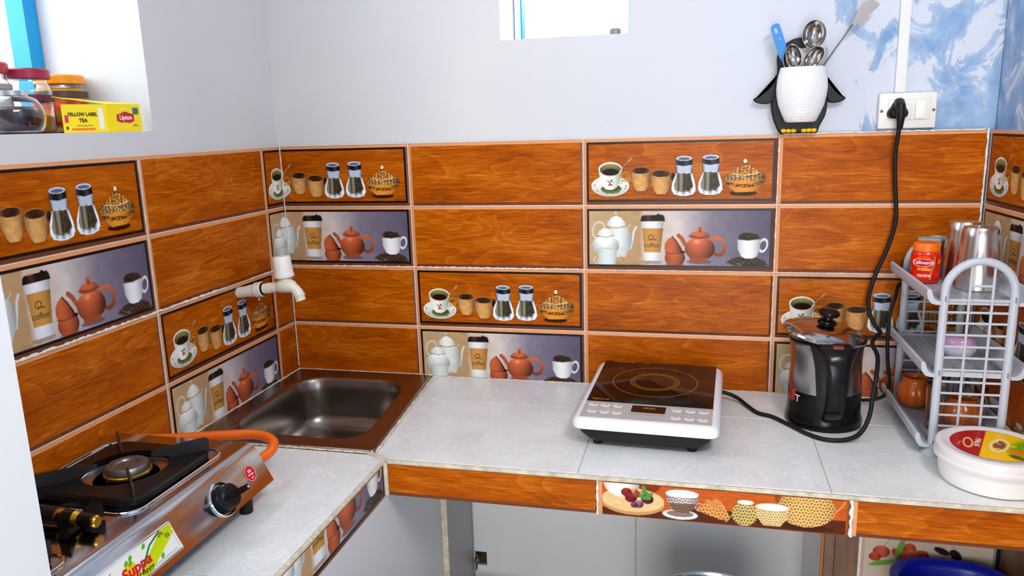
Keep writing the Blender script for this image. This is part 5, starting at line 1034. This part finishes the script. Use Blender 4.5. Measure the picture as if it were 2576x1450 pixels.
g = MB(); g.add([tuple(p+Vector((0, 0, SZ+H-.012))) for p in inn], [(0, 1, 2, 3)]); g.build('inside', mat('dark_inside', C(40, 44, 30), .8), bx, 0)
g = MB(); lift = Vector((-.004, -.014, .013)); q = [A, B2, B2+u2, D+lift*1.0]; tp_ = [A+Vector((0, 0, SZ+H)), B2+Vector((0, 0, SZ+H)), B2+u2*1.0+Vector((0, 0, SZ+H+.006)), D+lift+Vector((0, 0, SZ+H))]
g.loft([[tuple(p) for p in tp_], [tuple(p+Vector((0, 0, .0012))) for p in tp_]]); g.build('flap', YB, bx, 0)
def onface(o, u, s, t_): n = u.cross(Vector((0, 0, 1))).normalized(); return frame(o+u*s+Vector((0, 0, SZ+t_))+n*.0006, u, (0, 0, 1))
uf = A-D
text('YELLOW LABEL', .0092, onface(D, uf, .45, .034), BI, bx, sx=.82, bold=.00025); text('TEA', .0100, onface(D, uf, .45, .0225), BI, bx, sx=.82, bold=.00025)
text('finest quality leaves', .0040, onface(D, uf, .48, .0135), mat('grey_ink', C(110, 104, 60), .5), bx, sx=.9)
def facebox(o, u, s0, s1, t0, t1, m, name, k=.0004):
    n = u.cross(Vector((0, 0, 1))).normalized()*k; P = [o+u*s0+Vector((0, 0, SZ+t0)), o+u*s1+Vector((0, 0, SZ+t0)), o+u*s1+Vector((0, 0, SZ+t1)), o+u*s0+Vector((0, 0, SZ+t1))]
    g = MB(); g.loft([[tuple(p) for p in P], [tuple(p+n) for p in P]]); return g.build(name, m, bx, 0)
facebox(D, uf, .18, .70, .0045, .0085, mat('orange_print', C(240, 120, 30), .5), 'printed_band'); bc = facebox(D, uf, .80, .915, .006, .046, WI, 'barcode_patch')
g = MB()
for i in range(14):
    t0 = .011+i*.0022; n = uf.cross(Vector((0, 0, 1))).normalized()*.0007; P = [D+uf*.83+Vector((0, 0, SZ+t0)), D+uf*.885+Vector((0, 0, SZ+t0)), D+uf*.885+Vector((0, 0, SZ+t0+(.0006 if i % 3 else .0013))), D+uf*.83+Vector((0, 0, SZ+t0+(.0006 if i % 3 else .0013)))]
    g.loft([[tuple(p-n*.3) for p in P], [tuple(p+n*.2) for p in P]])
g.build('barcode', BI, bc, 0)
facebox(D, uf, .05, .13, .019, .033, mat('pink_print', C(206, 40, 90), .5), 'round_badge'); facebox(D, uf, .06, .11, .006, .012, MATS['green_ink'], 'green_mark')
Mf = onface(A, u1, .52, .027)
g = MB(); g.M = Mf; n = 40; g.loft([[(.019*math.cos(2*PI*i/n), .019*math.sin(2*PI*i/n), 0) for i in range(n)], [(.0178*math.cos(2*PI*i/n), .0178*math.sin(2*PI*i/n), 0) for i in range(n)]], False, False); g.build('ring_print', mat('pale_yellow', C(250, 240, 170), .5), bx, 0)
g = MB(); g.M = Mf; P = [(-.021, -.006), (-.010, -.009), (0, -.008), (.010, -.010), (.021, -.006), (.021, .007), (.010, .0095), (0, .0125), (-.010, .009), (-.021, .006)]; g.loft([[(x, y, .0002) for x, y in P], [(x, y, .0004) for x, y in P]]); lo = g.build('logo_shield', MATS['red_ink'], bx, 0)
text('Lipton', .0125, Mf @ Matrix.Translation((0, .0005, .0006)), WI, lo, sx=.95, bold=.0003)
facebox(A, u1, .76, .93, .034, .047, mat('teal_print', C(60, 110, 110), .5), 'corner_badge'); text('Save', .006, onface(A, u1, .80, .0125), REDI, bx, shear=.3)
# jars
def lidded(name, lab, x, y, r, h, lidm, lidh, contents, neck=.86, band=None, lip=.9, lab_fn=None, group=None):
    t = thing(name, lab, 'jar', (x, y, SZ), group)
    g = MB(); g.lathe([(r*.92, 0), (r, .004), (r, h*.72), (r*.97, h*.80), (r*neck, h*.9), (r*neck, h), (r*neck-.0015, h), (r*neck-.0015, h*.9), (r*.95, h*.79), (r-.0016, h*.70), (r-.0016, .006), (0, .005)], (x, y, SZ), 48, cap1=False); g.build('glass', GLASS, t, 60)
    g = MB(); g.lathe([(r*.88, .0045), (r*.93, .007), (r*.93, contents[0]), (r*.80, contents[0]+.003), (0, contents[0]+.002)], (x, y, SZ), 40, cap1=False); g.build('contents', contents[1], t)
    g = MB(); g.lathe([(r*lip, h-.003), (r*lip+.0015, h-.002), (r*lip+.0015, h+lidh-.003), (r*lip-.001, h+lidh), (0, h+lidh+.0005)], (x, y, SZ), 48, cap1=False); g.build('lid', lidm, t)
    if band: 
        g = MB(); g.lathe([(r+.0004, band[0]), (r+.0016, band[0]+.001), (r+.0016, band[1]-.001), (r+.0004, band[1])], (x, y, SZ), 48, cap0=False, cap1=False); g.build('band', band[2], t)
    return t
SP = mat('spice_mix', C(168, 92, 18), .8, bump=1, bscale=300, var=.4, vscale=150)
t1 = lidded('spice_jar', 'wide glass jar with orange lid standing behind the tea box', -.180, -.518, .0475, .100, mat('amber_lid', C(244, 150, 10), .3), .015, (.086, mat('amber_fill', C(244, 166, 10), .6)), .88, (.070, .083, mat('brown_band', C(78, 58, 48), .4)), .93)
def dl(c):
    X, Y = c.X, c.Y; c.put(np.ones(X.shape), c.sh((200, 100, 66), .8+.4*hashn(X, Y, 8))); c.put((Y > 26)*(Y < 31)*1., (104, 130, 60)); c.put((Y > 31)*1., c.sh((170, 84, 30), .7+.6*hashn(X, Y, 6))); c.put(c.ell(40, 44, 16, 6, 0, 3), (70, 40, 18))
jar_label(t1, -.180, -.518, .0481, SZ+.012, SZ+.066, -2.4, .6, dl, 120, 50, .0015)
t2 = lidded('spice_jar', 'tall glass jar with maroon lid and orange spice, left of the orange-lidded jar', -.148, -.628, .0385, .104, mat('maroon_lid', C(158, 40, 66), .3), .016, (.032, SP), .84, (.060, .072, mat('maroon_band', C(90, 36, 48), .4)), .95)
# round jar with a dark red pickle
t3 = thing('round_jar', 'bulging glass jar of dark red pickle at the left end of the sill', 'jar', (-.055, -.735, SZ)); cx, cy = -.058, -.760
g = MB(); pr2 = [(.026, 0), (.040, .003), (.047, .014), (.0495, .030), (.047, .046), (.038, .058), (.026, .064), (.024, .066)]
g.lathe(pr2+[(r-.0015, z) for r, z in pr2[::-1][:-1]]+[(.0, .003)], (cx, cy, SZ), 48, cap1=False); g.build('glass', GLASS, t3, 60)
g = MB(); g.lathe([(.024, .004), (.038, .005), (.0440, .015), (.0465, .029), (.044, .040), (.036, .045), (.015, .043), (0, .046)], (cx, cy, SZ), 40, cap1=False); g.build('pickle', mat('dark_pickle', C(58, 8, 22), .3, bump=1, bscale=90, var=.5, vscale=60), t3)
g = MB(); g.M = Matrix.Translation((cx+.040, cy+.005, SZ+.034)) @ Matrix.Rotation(.5, 4, 'X'); g.rbox(-.004, -.007, -.006, .004, .007, .006, .002); g.build('orange_peel', mat('orange_piece', C(236, 150, 30), .4), t3)
g = MB(); g.lathe([(.0255, .063), (.0265, .064), (.0265, .072), (.0, .073)], (cx, cy, SZ), 40, cap1=False); g.build('lid', mat('steel_lid', (.7, .7, .7, 1), .25, 1), t3)
t4 = lidded('storage_jar', 'tall clear glass jar with red lid behind the round pickle jar', -.165, -.700, .036, .112, mat('red_lid', C(186, 40, 52), .3), .016, (.085, mat('white_powder', C(226, 226, 224), .8)), .80, (.080, .090, mat('grey_band', C(160, 150, 146), .4)), .95)

# ------------------------------------------------------------------ below the counter
pt = thing('steel_pot', 'large round steel pot under the counter, only its shiny rim showing', 'pot', (1.135, -.425, .0)); 
g = MB(); g.lathe([(.10, .255), (.118, .262), (.125, .30), (.130, .46), (.133, .49), (.1385, .495), (.1385, .4985), (.132, .4985), (.128, .488), (.124, .30), (.11, .268), (0, .266)], (1.135, -.425, 0), 72, cap1=False); g.build('body', STEEL, pt, 50)
g = MB(); g.box(.50, -.50, .23, 1.355, -.075, .2548); g.build('lower_shelf', M_concrete, ct, 0)
bt = thing('blue_basin', 'dark blue plastic basin in the flower-tiled niche under the right end of the counter', 'basin', (1.60, -.395, .0))
BLB = mat('blue_basin_plastic', C(10, 26, 168), .3); bx_, by_ = 1.592, -.392
def oval(a, b, z, n=64, e=.72): return [(bx_+a*math.copysign(abs(math.cos(t))**e, math.cos(t)), by_+b*math.copysign(abs(math.sin(t))**e, math.sin(t)), z) for t in [2*PI*i/n for i in range(n)]]
g = MB(); g.loft([oval(.085, .08, .30), oval(.095, .09, .303), oval(.108, .100, .55), oval(.118, .118, .560), oval(.120, .120, .572), oval(.116, .116, .575), oval(.104, .104, .571), oval(.100, .098, .560), oval(.088, .084, .315)], True, True); g.build('body', BLB, bt, 50)
g = MB(); g.box(1.45, -.51, .27, 1.70, -.258, .2995); g.build('lower_shelf', M_concrete, ct, 0)
pf = thing('pipe_fitting', 'bent brass pipe end poking from the broken hole in the grey tile', 'pipe', (.512, -.004, .286))
BRS = mat('dull_brass', C(128, 108, 70), .45, .8); g = MB(); g.tube([(.505, .008, .290), (.505, -.012, .288), (.503, -.016, .284)], [.008, .008, .006], 16); g.build('elbow', BRS, pf)
g = MB(); g.prism_y([(.500, .305), (.507, .300), (.505, .285), (.502, .255), (.498, .25), (.496, .275)], -.006, -.002); g.build('bracket', BRS, pf, 0)
print('objects', len(bpy.data.objects))
